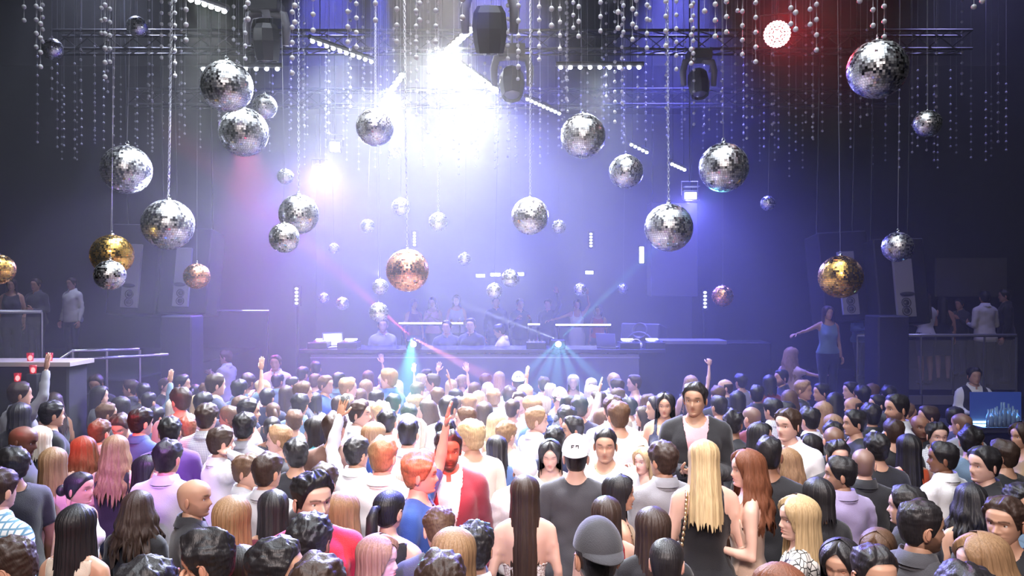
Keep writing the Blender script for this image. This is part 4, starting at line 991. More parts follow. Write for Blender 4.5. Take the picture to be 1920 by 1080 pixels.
# light rails on the stage back
def rail_light(x0, x1, py, d, label):
    a, b = W(x0, py, d), W(x1, py, d); o = empty('light_tube', a); tag(o, label, 'light tube', 'white light tubes on the stage rail'); MB().tube([(0, 0, 0), b - a], .016, 8).build('tube', M_TUBE, o)
    MB().tube([(0, .02, -.03), (b - a) + Vector((0, .02, -.03))], .02, 8).build('holder', black_metal, o)
    for t_ in (0.05, .95): MB().tube([(b - a) * t_ + Vector((0, .02, -.03)), (b - a) * t_ + Vector((0, .02, 0.5 - a.z))], .015, 6).build('post', black_metal, o)
rail_light(748, 868, 606, 15, 'white light tube on the stage rail left of the dj'); rail_light(990, 1012, 608, 15, 'short white light tube right of the dj'); rail_light(1042, 1145, 609, 15, 'long white light tube on the stage rail right of centre')
for i, (x0, x1, py) in enumerate([(893, 909, 517), (920, 938, 515), (948, 982, 514), (1098, 1112, 511)]):
    a = W(x0, py, 19); b = W(x1, py, 19); o = MB().box(((b - a).x / 2, 0, 0), ((b - a).x, .06, .07)).build('wall_lamp', M_LEDS); o.location = a
    tag(o, ['short horizontal white lamp on the back wall, leftmost of four', 'short horizontal white lamp on the back wall, second from the left', 'widest horizontal white lamp on the back wall behind the hazy ball', 'short horizontal white lamp on the back wall, far right of four'][i], 'wall lamp', 'horizontal wall lamps')
for px, py, hh, m_, lab in ((1203, 478, 30, M_LEDS, 'bright vertical white lamp on the back wall right of centre'), (1108, 450, 28, M_DIMW, 'dim vertical lamp with round dots high on the back wall'), (777, 448, 28, M_DIMW, 'dim vertical lamp above the copper mirror ball'), (556, 555, 34, M_DIMW, 'vertical lamp strip on the left stage side'), (1322, 562, 34, M_DIMW, 'vertical lamp strip left of the small rose gold ball')):
    d = 19.4 if 700 < px < 1300 else 17; c = W(px, py, d); o = empty('vertical_lamp', c); tag(o, lab, 'wall lamp', 'vertical lamps'); H_ = hh / F * d
    MB().box((0, .05, 0), (.16, .1, H_ + .06)).build('housing', rig_black, o)
    if d == 17: MB().tube([(0, .1, -H_ / 2), (0, .1, -c.z)], .03, 6).build('pole', rig_black, o)
    if m_ is M_LEDS: MB().box((0, 0, 0), (.10, .03, H_)).build('lamp_panel', m_, o)
    else:
        for k in range(5): MB().ell((0, 0, (k - 2) * H_ / 5), (.04, .02, .03), 10, 6).build('lamp_lens', m_, o, True)
# back wall panels
back_m = mat('back_panel', (.10, .10, .15), .55, bump=.1, bscale=5)
struct('wall_stage', MB().box((-.2, 19.6, 3.6), (9.5, .2, 7.2)), back_m)
pn = MB().box((W(1260, 520, 15.8).x, 15.8, 3.6), (.95, .5, 1.9)).build('hanging_panel', mat('panel_blue', (.11, .11, .17), .5)); [MB().tube([(W(1260, 520, 15.8).x + t_, 15.8, 4.5), (W(1260, 520, 15.8).x + t_, 15.8, ZC)], .012, 5).build('suspension_cable', rig_black, pn) for t_ in (-.4, .4)]; tag(pn, 'tall dull panel hanging behind the large ball with the dangling hook', 'panel')
# ================================================================ column loudspeakers
def column_speaker(px0, py0, px1, py1, w_, d, label, cab=True):
    a, b = W(px0, py0, d), W(px1, py1, d - .12); o = empty('column_speaker', b); tag(o, label, 'loudspeaker', 'column loudspeakers'); ax = (a - b); L = ax.length
    q = ax.to_track_quat('Z', 'Y').to_matrix().to_4x4(); q = Matrix.Rotation(0, 4, 'Z') @ q
    zz = ax.normalized(); yy = Vector((0, 1, 0)); yy = (yy - zz * yy.dot(zz)).normalized(); xx = yy.cross(zz); M = Matrix((xx, yy, zz)).transposed().to_4x4()
    if cab: MB().box((.0, .34, L / 2 + .12), (.80, .6, L + .45), M=M).build('cabinet', mat('cabinet_black', (.008, .008, .012), .7), o)
    f = MB().box((0, 0, L / 2), (w_, .06, L), M=M).build('horn_panel', grey_speaker, o)
    for zc in (.09, .22):
        r_ = w_ * .24; m = MB(); m.lathe([(.0, .025), (r_ * .4, .02), (r_ * .85, -.01), (r_, .02), (r_ * 1.15, .0)], 20); m.v = [M @ (Vector((0, -.03, zc)) + Matrix.Rotation(pi / 2, 4, 'X') @ Vector(v)) for v in m.v]; m.build('driver', mat('cone_dark', (.05, .05, .06), .3), f, True)
    m = MB().ell((0, -.028, .36), (w_ * .42, .01, .035), 14, 8, M=M).build('port', mat('cone_dark', (.05, .05, .06), .3), f, True)
    for t_ in (-.3, .3): MB().tube([M @ Vector((t_, .34, L + .34)), Vector((t_, .4, ZC - b.z))], .012, 5).build('suspension_cable', rig_black, o)
column_speaker(252, 458, 242, 577, .27, 12.6, 'grey fronted column loudspeaker hanging at left, the one nearer the left wall')
column_speaker(347, 465, 338, 575, .25, 12.6, 'grey fronted column loudspeaker hanging at left behind the rose gold ball')
column_speaker(1584, 472, 1596, 590, .26, 12.6, 'grey fronted column loudspeaker behind the large yellow gold ball at right')
column_speaker(1690, 486, 1700, 594, .29, 12.2, 'grey fronted column loudspeaker hanging farthest right')
for i, (px, lab) in enumerate(((342, 'square black pillar at left behind the crowd'), (1662, 'square black pillar at right cutting the glass rail'))):
    struct('column_%d' % (i + 1), MB().box(((px - 960) / F * 11.9, 11.9, 1.2), (.47, .47, 2.4)), mat('pillar_black', (.03, .03, .05), .5, bump=.1, bscale=5))
# ================================================================ side decks with rails
deck_m = mat('deck_black', (.02, .02, .025), .6)
struct('deck_right', MB().box((9.6, 14.95, .52), (9.4, 4.2, 1.04)), deck_m)
struct('deck_left', MB().box((-9.8, 14.3, .74), (8.4, 6.0, 1.48)), deck_m)
glass_m = mat('rail_glass', (.8, .85, .95), .05, trans=0, alpha=.14)
def glass_rail(p, q, h, n, label, plate=False):
    p = Vector(p); q = Vector(q); o = empty('glass_railing', p); tag(o, label, 'railing'); d = q - p; up = Vector((0, 0, h))
    MB().tube([up, d + up], .028, 8).build('handrail', mat('rail_bright', (.8, .82, .9), .3, metal=.6), o, True)
    for i in range(n + 1): MB().tube([d * (i / n), d * (i / n) + up], .018, 6).build('post', steel, o)
    rz = atan2(d.y, d.x)
    for i in range(n):
        c = d * ((i + .5) / n); MB().box((c.x, c.y, h / 2 + c.z), (d.length / n * .94, .012, h * .84), rz).build('glass_pane', glass_m, o)
    if plate:
        for i in range(n): c = d * ((i + .5) / n); MB().box((c.x, c.y - .04, -.09), (d.length / n * .96, .02, .15), rz).build('edge_plate', mat('plate', (.42, .42, .48), .4, metal=.5), o)
glass_rail(Vector((5.75, 12.88, 1.05)), Vector((8.4, 12.88, 1.05)), .98, 5, 'right glass railing with bright handrail and metal edge plates', True)
glass_rail((-9.9, 11.35, 1.49), (-6.9, 11.35, 1.49), .98, 3, 'left glass railing with thin bright handrail')
sr = empty('handrail', W(376, 583, 13)); tag(sr, 'thin dim rail right of the left pillar in the violet haze', 'railing'); MB().tube([(0, 0, 0), (1.15, 0, 0)], .018, 6).build('rail', steel, sr)
for x_ in (0.02, 1.13): MB().tube([(x_, 0, 0), (x_, 0, -sr.location.z)], .012, 6).build('post', rig_black, sr)
st = empty('stair_railing', (0, 0, 0)); tag(st, 'bent double metal handrail of the stairs at the left', 'railing')
for pts in ([W(90, 687, 10.4), W(135, 658, 10.8), W(262, 655, 11.1)], [W(95, 699, 10.4), W(136, 674, 10.8), W(316, 665, 11.15)]): MB().tube(pts, .022, 8).build('handrail', chrome, st, True)
for px, py, d in ((97, 688, 10.45), (136, 660, 10.8), (200, 657, 10.97), (262, 656, 11.1)): p = W(px, py, d); MB().tube([p, (p.x, p.y, 0)], .02, 6).build('post', steel, st)
lg = empty('ledge', W(35, 692, 8.6)); tag(lg, 'pale ledge at the left edge under red light', 'ledge'); lg.location.z = 0; zt = W(35, 686, 8.6).z
MB().box((0, .2, zt / 2), (1.1, .4, zt)).build('body', black_wall, lg); MB().box((0, .2, zt + .02), (1.2, .5, .05)).build('top', mat('ledge_top', (.45, .4, .38), .5), lg)
for i, (px, py, lab) in enumerate(((30, 683, 'red glowing candle glass on the left ledge, leftmost of the red lights'), (67, 686, 'red glowing candle glass on the right end of the left ledge'), (62, 696, 'red glowing candle glass low beside the stair handrail'), (33, 711, 'slanted red lamp below the left ledge'))):
    p = W(px, py + 4, 8.45); o = empty('candle_glass', p); tag(o, lab, 'candle glass', 'red lights at the left edge')
    if i < 2: o.location = (p.x, 8.7, zt + .045)
    q = MB(); q.lathe([(.0, 0), (.03, 0), (.038, .09), (.034, .09), (.028, .01)], 14); q.build('glass', mat('red_glass', (.5, .02, .03), .1, alpha=.6), o, True); MB().ell((0, 0, .035), (.022, .022, .03), 10, 8).build('flame', glow('red_flame', (1, .25, .25), 14), o, True)
    if i >= 2: struct('trim_%d' % (4 + i), MB().box((p.x, p.y + .03, p.z / 2 - .002), (.12, .12, p.z - .004)), black_wall)
struct('wall_mirror_panel', MB().box((W(1820, 520, 17.6).x, 17.6, W(1820, 520, 17.6).z), (1.6, .08, .88)), mat('pale_panel', (.22, .21, .2), .5))
# ================================================================ bar at right
bar = empty('bar_counter', (6.9, 9.6, 0)); tag(bar, 'dark bar counter at the right behind the crowd', 'bar counter')
MB().box((0, 0, .55), (3.0, .6, 1.1)).build('body', black_gloss, bar); MB().box((0, -.05, 1.125), (3.1, .75, .05)).build('counter_top', mat('bar_top', (.05, .05, .06), .15), bar)
ice = empty('bottle_display', W(1880, 812, 9.3)); ice.location.z = 1.15; tag(ice, 'blue backlit display shelf full of glassware on the bar', 'display')
MB().box((0, .14, .2), (.62, .02, .40)).build('back_panel', glow('blue_panel', (.02, .10, .7), .22), ice); MB().box((0, 0, .01), (.66, .3, .02)).build('shelf', chrome, ice)
rb_ = random.Random(4); bl = mat('bottle_glass', (.45, .7, 1), .08, trans=.6); MB().tube([(-.3, .1, .04), (.3, .1, .04)], .012, 6).build('light_strip', glow('blue_strip', (.25, .6, 1), 12), ice)
for i in range(14):
    x0 = W(1853 + 4.1 * i, 800, 9.25).x; h_ = rb_.uniform(.18, .3); q = MB(); q.lathe([(.0, 0), (.028, 0), (.03, h_ * .6), (.012, h_ * .75), (.011, h_), (.0, h_)], 12); o = q.build('bottle', bl, None, True); o.location = (x0, 9.2 + .09 * (i % 2), 1.172)
    tag(o, 'clear blue lit bottle in the dense row on the bar display at right', 'bottle', 'blue lit bottles on the bar')
spot('bar_blue', (7.0, 9.0, 3.2), (6.0, 9.25, 1.3), (.15, .4, 1), 25, 40, .6)
# people on the decks, stage and stairs
def VP(*a, **k): k.setdefault('group', 'people on the stage and side decks'); person(*a, **k)
VP(942, 606, 285, -10, 'm', 'bent', 'short', 'black', 'tan', 'shirt', 'cream', 'dj in pale shirt facing left behind the booth', d=13.3, pitch=20, fl=.5)
VP(718, 596, 150, 20, 'm', 'down', 'short', 'dark', 'fair', 'shirt', 'grey', 'man in grey behind the booth under the lowest mirror ball', d=13.5, fl=.5)
VP(838, 600, 170, 20, 'm', 'down', 'short', 'dark', 'fair', 'shirt', 'char', 'man in dark shirt behind the booth left of the dj, left of two', d=13.6, fl=.5)
VP(883, 596, 200, -10, 'm', 'down', 'short', 'dark', 'fair', 'shirt', 'black', 'man in dark shirt behind the booth left of the dj, right of two', d=13.5, fl=.5)
for i, (x, y, f_, sx, hs, tc, lab, po) in enumerate([(776, 560, 150, 'f', 'long', 'burg', 'woman in dark red on the upper stage left of the railing people', 'down'), (812, 556, 190, 'f', 'wavy', 'pink', 'woman in pink top on the upper stage above the left light tube', 'clap'), (856, 552, 180, 'f', 'long', 'lgrey', 'woman in light grey on the upper stage left of the small hazy ball', 'bent'), (930, 556, 170, 'm', 'short', 'navy', 'man in navy on the upper stage behind the dj', 'down'), (975, 560, 160, 'm', 'messy', 'navy', 'man in navy on the upper stage right of the dj', 'drink'), (1028, 560, 200, 'm', 'short', 'char', 'man in charcoal with raised arm on the upper stage', ('up', 'down')), (1082, 560, 185, 'f', 'long', 'white', 'woman in white dress dancing on the upper stage', ('up', 'side')), (1122, 572, 200, 'f', 'wavy', 'red', 'woman in red top right of the dancing woman in white', 'down')]):
    VP(x, y, f_, 0, sx, po, hs, 'dark', 'tan', ('dress' if tc == 'white' else 'tank') if sx == 'f' else 'shirt', tc, lab, d=16.9 + .3 * (i % 2), fl=.86)
VP(1552, 572, 175, 0, 'f', ('down', 'side'), 'long', 'dark', 'olive', 'tank', 'steel', 'slim dancer with one arm out in blue light left of the right pillar', d=12.2, fl=.9)
VP(1483, 650, 60, 20, 'f', ('down', 'reach'), 'wavy', 'light', 'fair', 'blouse', 'beige', 'woman in beige top stretching out one arm beside the dancer', d=12.4)
VP(1735, 548, 355, 0, 'f', 'bent', 'long', 'dark', 'tan', 'blouse', 'white', 'woman in short pale skirt from behind on the right deck', d=14.2, fl=1.04, bottom='short_skirt')
VP(1768, 556, 20, 0, 'f', 'down', 'long', 'black', 'tan', 'dress', 'black', 'woman in black dress on the right deck beside the pale skirt', d=14.6, fl=1.04)
VP(1846, 545, 350, 20, 'm', 'bent', 'short', 'black', 'tan', 'shirt', 'white', 'man in white shirt from behind on the right deck', d=13.7, fl=1.04)
VP(1885, 542, 300, 0, 'm', 'down', 'short', 'black', 'tan', 'shirt', 'black', 'dark dressed man at the right end of the deck', d=14.3, fl=1.04)
VP(1800, 560, 250, 0, 'm', 'drink', 'short', 'black', 'tan', 'shirt', 'char', 'dark dressed man between the black dress and the white shirt on the deck', d=15.4, fl=1.04)
VP(1612, 600, 150, 0, 'm', 'bent', 'short', 'black', 'tan', 'shirt', 'steel', 'man behind the glass rail left of the right pillar', d=15.0, fl=1.04)
VP(1826, 688, 185, 0, 'm', 'bent', 'short', 'black', 'olive', 'shirt', 'white', 'bartender in black waistcoat and white shirt at the right bar', d=10.6, over='vest', oc='black')
VP(135, 520, 200, 0, 'm', 'down', 'short', 'dark', 'tan', 'shirt', 'white', 'man in white shirt on the left deck in the dark', d=13.6, fl=1.48)
VP(22, 560, 160, 0, 'f', 'down', 'long', 'dark', 'tan', 'tank', 'char', 'dim person behind the left glass railing at the photo edge', d=12.6, fl=1.48)
VP(68, 566, 190, 0, 'm', 'bent', 'short', 'dark', 'tan', 'shirt', 'char', 'dim person behind the left glass railing, right of another', d=12.9, fl=1.48)
# ================================================================ the crowd, one row per person
# x, top-of-hair y, facing (0 away, 90 right, 180 camera, 270 left), head turn, sex, pose, hair, hair colour, skin, top, colour, label, extras
PEOPLE = []
def C(*a, **k): PEOPLE.append((a, k))
# --- nearest rows, left to right
C(-4,880,15,0,'m','down','short','dark','fair','shirt','plaid','man in pale blue plaid shirt cut by the left edge, seen from behind')
C(24,838,300,-20,'m','down','messy','black','brown','tee','black','dark haired person facing left, right beside the plaid shirt man at left edge')
C(50,1000,235,30,'m','bent','messy','dark','tan','tee','red','man in red top bending his head in the bottom left corner',pitch=25)
C(147,880,95,0,'f','down','bun','black','tan','tank','white','woman in profile facing right with dark violet hair tied in a low bun',eyes='open')
C(143,945,10,-10,'f','down','long','black','tan','tank','cream','woman with long black hair from behind, below the woman with the bun')
C(262,919,5,0,'f','down','lcurly','dark','tan','sweater','black','person in black top with big wavy brown hair, seen from behind near bottom left')
C(275,852,80,10,'f','down','long','black','tan','tank','bluesequin','black haired woman in blue sequin top facing right behind the wavy hair')
C(367,894,65,25,'m','bent','bald','black','olive','shirt','black','bald man in black shirt grinning to the right',beard=1)
C(434,929,10,-20,'f','down','long','light','fair','tee','cream','woman with long straight light brown hair from behind, right of the bald man')
C(404,994,250,20,'m',('face','down'),'side','black','tan','tee','mustard','man with swept black hair and mustard top, hand raised behind him',pitch=10)
C(452,1022,265,10,'f','down','lob','black','fair','tee','black','black haired person with glasses at the bottom edge behind the mustard top')
C(270,1052,0,0,'m','down','curly','black','tan','tee','black','top of a curly black head at the bottom edge under the wavy brown hair')
C(466,852,80,10,'m','down','short','brown','tan','shirt','lgrey','man with thick brown hair in profile facing right, above the straight haired woman')
C(518,918,350,-10,'f','down','long','black','tan','tank','burg','woman with long black hair from behind, left of the man with heavy eyebrows')
C(583,886,160,-25,'m','down','quiff','black','fair','shirt','red','man with heavy eyebrows, stubble and red shirt glaring at the camera',d=3.85,beard=1)
C(645,920,275,0,'f','down','long','light','fair','cami','beige','light brown haired woman facing left behind the red shirt shoulder')
C(574,965,5,0,'m','down','messy','black','brown','shirt','red','man in red shirt and black waistcoat seen from behind',over='vest',oc='black')
C(515,1010,75,15,'m','down','messy','black','tan','tee','black','dark haired man facing right at the bottom edge, left of the waistcoat')
C(592,1042,10,0,'m','down','short','dark','tan','tee','char','dark brown head at the bottom edge directly under the waistcoat')
C(728,914,15,15,'f','down','pony','black','fair','tank','black','woman in black top with ponytail, lit deep blue from behind')
C(708,1000,85,15,'f','down','lob','light','fair','tank','char','violet lit woman with light brown hair facing right with lowered eyes at bottom',eyes='closed')
C(786,850,95,-10,'m',('up','down'),'side','light','fair','tee','blue','fair man in blue t shirt raising one bare arm in the white and red light',d=4.75,eyes='closed')
C(826,950,350,0,'m','bent','short','brown','fair','jacket','char','person in dark grey jacket with lowered head, left below the burgundy jacket',pitch=30)
C(840,806,172,-5,'m','down','short','black','brown','shirt','white','man in burgundy jacket facing the camera in red light',beard=2,over='blazer',oc='burg',d=5.2)
C(850,989,5,-5,'f','down','long','light','fair','shirt','white','woman with long honey coloured hair from behind at the bottom centre')
C(890,982,15,-10,'m','down','curly','black','tan','shirt','white','man with curly black hair and white shirt, right of the honey coloured hair')
C(826,1036,0,0,'m','down','short','dark','fair','tee','char','dark brown head at the bottom edge just under the honey coloured hair')
C(984,890,355,15,'f','down','xlong','dark','fair','strapless','lace','woman with waist long dark hair, bare shoulders and lace top from behind')
C(932,816,350,0,'f','down','long','black','tan','tee','denim','woman with long black hair and blue denim top, left of the bare shouldered one')
C(987,846,175,0,'m','down','fade','black','fair','shirt','white','man in white cap bowing his head, behind the waist long dark hair',cap=('white',0),pitch=30)
C(1080,822,8,0,'m','down','fade','black','fair','tee','char','man in dark t shirt and pale cap worn backwards, seen from behind',cap=('white',1),d=5.2)
C(1032,820,190,-5,'f','bent','long','black','fair','tank','white','black haired woman looking down at the camera side, left of the pale cap',eyes='closed',pitch=12)
C(1130,802,200,-10,'m','bent','fade','black','tan','tee','white','man with closed eyes in white t shirt right of the pale cap',eyes='closed')
C(1160,888,80,20,'f','phone','long','black','tan','tank','tan','black haired woman facing right holding a phone, left of the strapless blonde')
C(1137,930,355,5,'f','phone','xlong','dark','fair','cami','redsequin','woman with long dark brown hair and red sequin top from behind')
C(1120,983,350,0,'m','bent','fade','black','tan','tee','char','person in dark cap worn backwards before the red sequin top',cap=('char',1))
C(1225,950,5,-15,'f','down','long','dark','tan','blouse','black','woman with long smooth dark brown hair and black top, left of the black dress')
C(1250,1005,20,0,'f','down','pulled','black','fair','tee','black','glossy black head at the bottom edge, left of the black dress')
C(1208,835,255,-30,'f','face','long','blonde','fair','strapless','beige','blonde woman in strapless top with her back to the camera, facing left')
C(1321,806,3,8,'f',('bent','down'),'long','blonde','fair','dress','black','tall blonde woman in tight black dress from behind with a chain bag strap',base=.22,d=4.55,pitch=18)
C(1402,805,285,-15,'f','bent','wavy','auburn','fair','cami','beige','auburn haired woman in pale beige dress facing left beside the black dress',base=.20,d=4.6)
C(1304,716,190,15,'m','phone','short','black','olive','tee','pink','frowning man in black blazer and pink shirt towering over the crowd',over='blazer',oc='black',d=5.6,base=.38,H=1.76)
C(1503,926,300,-30,'f','bent','long','blonde','fair','blouse','lines','blonde woman in black and white patterned top facing left')
C(1585,1005,215,5,'f','down','long','black','tan','tank','black','black haired woman looking down at the bottom edge, right of the patterned top',eyes='closed',pitch=8)
C(1573,855,345,-55,'m','bent','short','black','olive','shirt','lav','man in lavender shirt with his back turned, head in profile to the left',beard=1)
C(1541,895,350,0,'f','down','bob','black','tan','tee','black','glossy black head left of the lavender shirt')
C(1619,838,5,10,'m','down','buzz','black','fair','shirt','black','man with shaved pinkish head and black shirt behind the lavender shirt')
C(1652,982,200,20,'f','down','wavy','brown','tan','tank','char','brown haired person with violet rim light behind the fade haircut',pitch=20)
C(1637,1020,175,0,'m','down','fade','black','tan','tee','char','man with a high fade haircut at the bottom edge')
C(1697,912,335,-30,'m','down','curly','black','fair','shirt','black','man with curly black hair and dark shirt, above the bearded man in profile')
C(1718,937,60,30,'m','down','fade','black','olive','shirt','char','bearded man in charcoal shirt in profile facing right',beard=2)
C(1765,828,335,-40,'m','down','short','black','brown','shirt','white','man in crisp white shirt facing left, on the right side')
C(1822,905,0,0,'f','down','lcurly','black','tan','cami','redlace','woman with long wavy black hair and dark red lace top from behind')
C(1852,995,280,-10,'f','down','wavy','light','fair','tank','burg','woman with wavy light brown hair facing left in the bottom right corner',pitch=8)
C(1878,824,340,-20,'m','bent','short','dark','tan','tee','black','man in black t shirt from behind near the right edge, hand on his back')
C(1815,1058,0,0,'m','down','short','black','tan','tee','black','top of a dark head at the bottom edge below the red lace top')
C(1465,1055,330,0,'f','down','long','auburn','fair','tank','beige','reddish head at the bottom edge below the blonde in the patterned top')
C(1917,790,260,0,'f','drink','long','dark','tan','tank','tan','woman in tan top cut by the right edge of the photo')
C(1447,818,20,0,'m','down','fade','black','brown','tee','black','dark skinned man with short black hair behind the auburn haired woman')
C(1475,838,300,-10,'f','bent','wavy','light','fair','tank','pink','woman with light hair and pink top, between the auburn hair and the lavender shirt')
C(1917,905,180,0,'m','down','short','black','tan','shirt','steel','man in grey blue shirt almost outside the right edge')
C(1885,930,225,10,'m','bent','short','dark','tan','tee','black','man with bare arms at the right edge under the black t shirt man')
# --- second rows left
C(38,794,75,5,'m','bent','bald','black','dark','tee','char','bald dark skinned man facing right near the left edge',pitch=12)
C(78,798,5,0,'f','down','bob','plat','fair','tee','char','woman with a pale blonde bob from behind, right of the bald dark skinned man')
C(104,838,355,0,'f','down','long','light','fair','tank','pink','woman with very long straw coloured hair from behind, above the bun woman')
C(162,817,300,-20,'f','down','wavy','auburn','fair','tank','tan','red brown haired woman facing left at the left side')
C(216,815,355,0,'f','down','wavy','light','fair','tank','black','woman with hair lit pink and violet, bare back, seen from behind')
C(232,768,178,0,'m','bent','short','dark','tan','jacket','navy','man with red lit hair looking down, facing the camera at left',pitch=30)
C(263,765,20,20,'m','down','short','black','fair','shirt','blue','man in blue jacket with white collar from behind, beside the red lit hair')
C(313,782,340,0,'m','clap','messy','black','tan','tee','purple','person with a violet lit black head from behind, left of the copper curls')
C(350,780,320,-20,'f','down','curly','auburn','fair','shirt','white','person with copper red curls and white shirt facing left')
C(382,757,5,0,'m','down','messy','dark','fair','shirt','check','man in checked white shirt with thick brown hair, seen from behind')
C(318,825,5,0,'m','down','short','black','tan','shirt','lgrey','dark haired man with thinning crown and light grey shirt from behind')
C(413,800,50,0,'m',('down','nape'),'short','dark','fair','shirt','white','man in white shirt with hand on his neck, right of the checked shirt')
C(458,775,20,-10,'m','down','curly','black','tan','shirt','grey','curly haired man in grey shirt left of the fair man in black t shirt')
C(186,787,10,0,'m','down','short','brown','tan','shirt','grey','man in grey shirt with reddish brown hair from behind, left of the red lit hair')
C(204,755,30,20,'m','down','messy','brown','tan','tee','char','brown haired person from behind, above the grey shirt at left')
C(139,720,75,10,'m','clap','buzz','dark','tan','tee','black','shaven headed man in black shirt in profile facing right and clapping')
C(246,711,285,-20,'m','down','short','dark','fair','shirt','black','smiling bearded man in black facing left at the left back',beard=1)
C(186,722,80,0,'f','down','long','black','fair','tee','black','woman with dark hair in profile facing right beside the shaven man')
C(182,700,170,0,'m','down','short','dark','tan','tee','black','man with high forehead facing the camera in the dark left back',pitch=15)
C(36,716,30,20,'m',('down','up'),'short','dark','tan','shirt','grey','man in grey shirt reaching a raised arm toward the red lights at left',d=7.9)
C(36,754,5,0,'f','down','bob','black','tan','tee','black','black bob head from behind near the left edge')
C(96,752,40,0,'m','down','short','black','tan','tee','black','dark haired person in the shadows left of the shaven man')
C(332,745,0,5,'f','down','bob','plat','fair','tank','white','platinum blonde head from behind, left of two, before the dark pillar')
C(370,739,10,0,'f','down','long','blonde','fair','tank','white','platinum blonde head from behind, right of two, before the dark pillar')
C(340,702,60,20,'m','down','short','black','tan','shirt','black','man in black looking right in front of the dark pillar')
C(309,706,90,0,'f','clap','pulled','dark','fair','tee','black','face in profile to the right at the left side of the dark pillar')
C(403,700,50,0,'m','down','short','dark','fair','shirt','white','man in dark suit with white collar, back turned, near the pillar',over='blazer',oc='navy')
C(424,656,285,-10,'m','clap','short','brown','fair','shirt','white','man in white shirt standing high and clapping beside the pillar',)
C(517,665,180,-5,'m','down','short','dark','tan','shirt','white','man in white jacket facing the camera under the left stage edge')
C(470,748,70,0,'m','bent','short','black','tan','shirt','grey','dark haired man with phone left of the clapping blonde')
C(492,711,290,-20,'f',('face','clap'),'long','blonde','fair','tank','pink','blonde woman clapping with hands by her face')
C(536,722,10,0,'f','down','long','dark','fair','tee','black','person with big smooth brown hair from behind, right of the clapping blonde')
C(567,687,20,0,'m','down','short','black','tan','shirt','char','dark violet head from behind below the left stage edge, left of two')
C(592,677,340,0,'m','down','short','black','tan','shirt','navy','dark violet head from behind below the left stage edge, right of two')
C(562,738,5,0,'m','down','messy','black','tan','shirt','steel','man with bulky black hair and steel blue shirt from behind')
C(530,796,285,-20,'m','down','short','light','fair','tee','char','fair haired man in dark t shirt in profile facing left')
C(592,780,280,-10,'f','down','bob','black','fair','tee','teal','woman with black bob and turquoise top facing left')
C(631,773,5,10,'m','down','short','dark','tan','sweater','brown','man with brown hair and brown shirt from behind, right of the turquoise top')
C(668,820,25,10,'m',('up','down'),'messy','black','tan','shirt','white','man with messy black hair in white shirt from behind, bare arm raised with a cup')
C(595,735,0,0,'f','down','bob','black','fair','tee','white','dark head in white top from behind, above the turquoise top')
C(630,742,10,20,'m','down','fade','dark','fair','shirt','white','short dark haired man from behind, left of the laughing bright faced man')
C(678,750,75,20,'m','bent','short','dark','fair','shirt','white','laughing man with brightly lit face in profile to the right')
C(610,870,20,0,'m','down','short','dark','tan','tee','char','brown head between the raised bare arm and the man with heavy eyebrows')
C(500,850,15,10,'m','down','short','dark','tan','shirt','lgrey','man in light grey shirt from behind, above the straight black hair')
C(765,784,5,0,'m','down','fade','black','fair','shirt','white','man with round head lit solid blue, seen from behind')
C(762,758,340,0,'m','down','quiff','black','fair','shirt','white','spiky head lit blue just above the solid blue head')
C(732,738,10,0,'m','down','short','black','fair','shirt','lgrey','blue tinted head from behind, left of the spiky blue one')
C(720,767,0,0,'m','down','short','black','tan','shirt','white','dark violet head in white shirt, left of the solid blue head')
C(705,731,20,15,'m','down','fade','black','tan','shirt','white','small dark head with visible ear, left of the blue tinted head')
C(675,728,0,0,'f','down','bob','brown','fair','tee','white','person with wide brown hair from behind, above the laughing man')
C(802,748,265,0,'f','down','wavy','dark','fair','tank','white','smiling bright faced person with shoulder long dark curls facing left')
C(835,785,10,0,'m','down','short','black','tan','shirt','white','dark round head from behind just above the burgundy jacket man')
C(880,762,285,-15,'m','down','fade','brown','fair','shirt','white','man with undercut hair and white shirt facing left')
C(908,752,0,0,'f','down','long','dark','fair','tank','white','dark haired woman from behind beside the undercut man')
C(846,711,5,0,'f','up','long','blonde','fair','tank','white','woman from behind with both arms raised in front of the booth')
C(936,696,0,0,'f','down','long','blonde','fair','tank','blue','woman with long golden hair from behind below the booth centre')
C(902,732,10,0,'f','down','bob','blonde','fair','tank','white','blonde head from behind, left below the long golden hair')
C(690,694,350,10,'f',('down','up'),'bob','brown','fair','tank','white','woman from behind with one pale arm bent up over her head')
C(712,820,10,0,'m','down','short','light','fair','shirt','white','man in glaring white shirt from behind, overexposed in the middle')
C(740,868,5,0,'f','down','bob','plat','fair','tank','white','person with white glowing head between the messy black hair and red lit faces')
# --- middle and right rows
C(1010,763,60,25,'m','down','short','light','fair','shirt','white','fair haired man in white shirt in profile facing right',)
C(975,733,190,0,'m','down','short','black','fair','shirt','white','dark haired man half hidden behind the fair haired one in white')
C(972,700,0,0,'m','down','short','dark','fair','tee','white','man with white cap worn backwards before the booth',cap=('white',1))
C(1075,701,185,0,'f','down','long','plat','fair','tank','white','smiling platinum blonde woman facing the camera in front of the booth')
C(1047,728,160,0,'m','down','short','dark','tan','tank','pink','man in pink tank top and cap looking down',cap=('pink',0),pitch=20)
C(1056,738,85,10,'m','down','fade','black','tan','shirt','black','man in black shirt leaning forward and facing right',pitch=20)
C(1092,742,0,0,'m','down','short','black','tan','tee','navy','dark violet head behind the leaning man in black')
C(1080,780,280,-20,'m','down','short','black','olive','shirt','white','bearded man in white patterned shirt facing left',beard=2)
C(1040,800,0,0,'m','down','messy','black','fair','tee','navy','bulky dark head from behind, right above the black haired woman looking down',d=6.4)
C(1122,733,275,-10,'m','bent','short','dark','fair','shirt','white','short haired man in white in profile facing left, finger at his mouth')
C(1157,709,300,0,'m','down','short','dark','fair','tee','white','dark haired man behind the bearded man in white tank top')
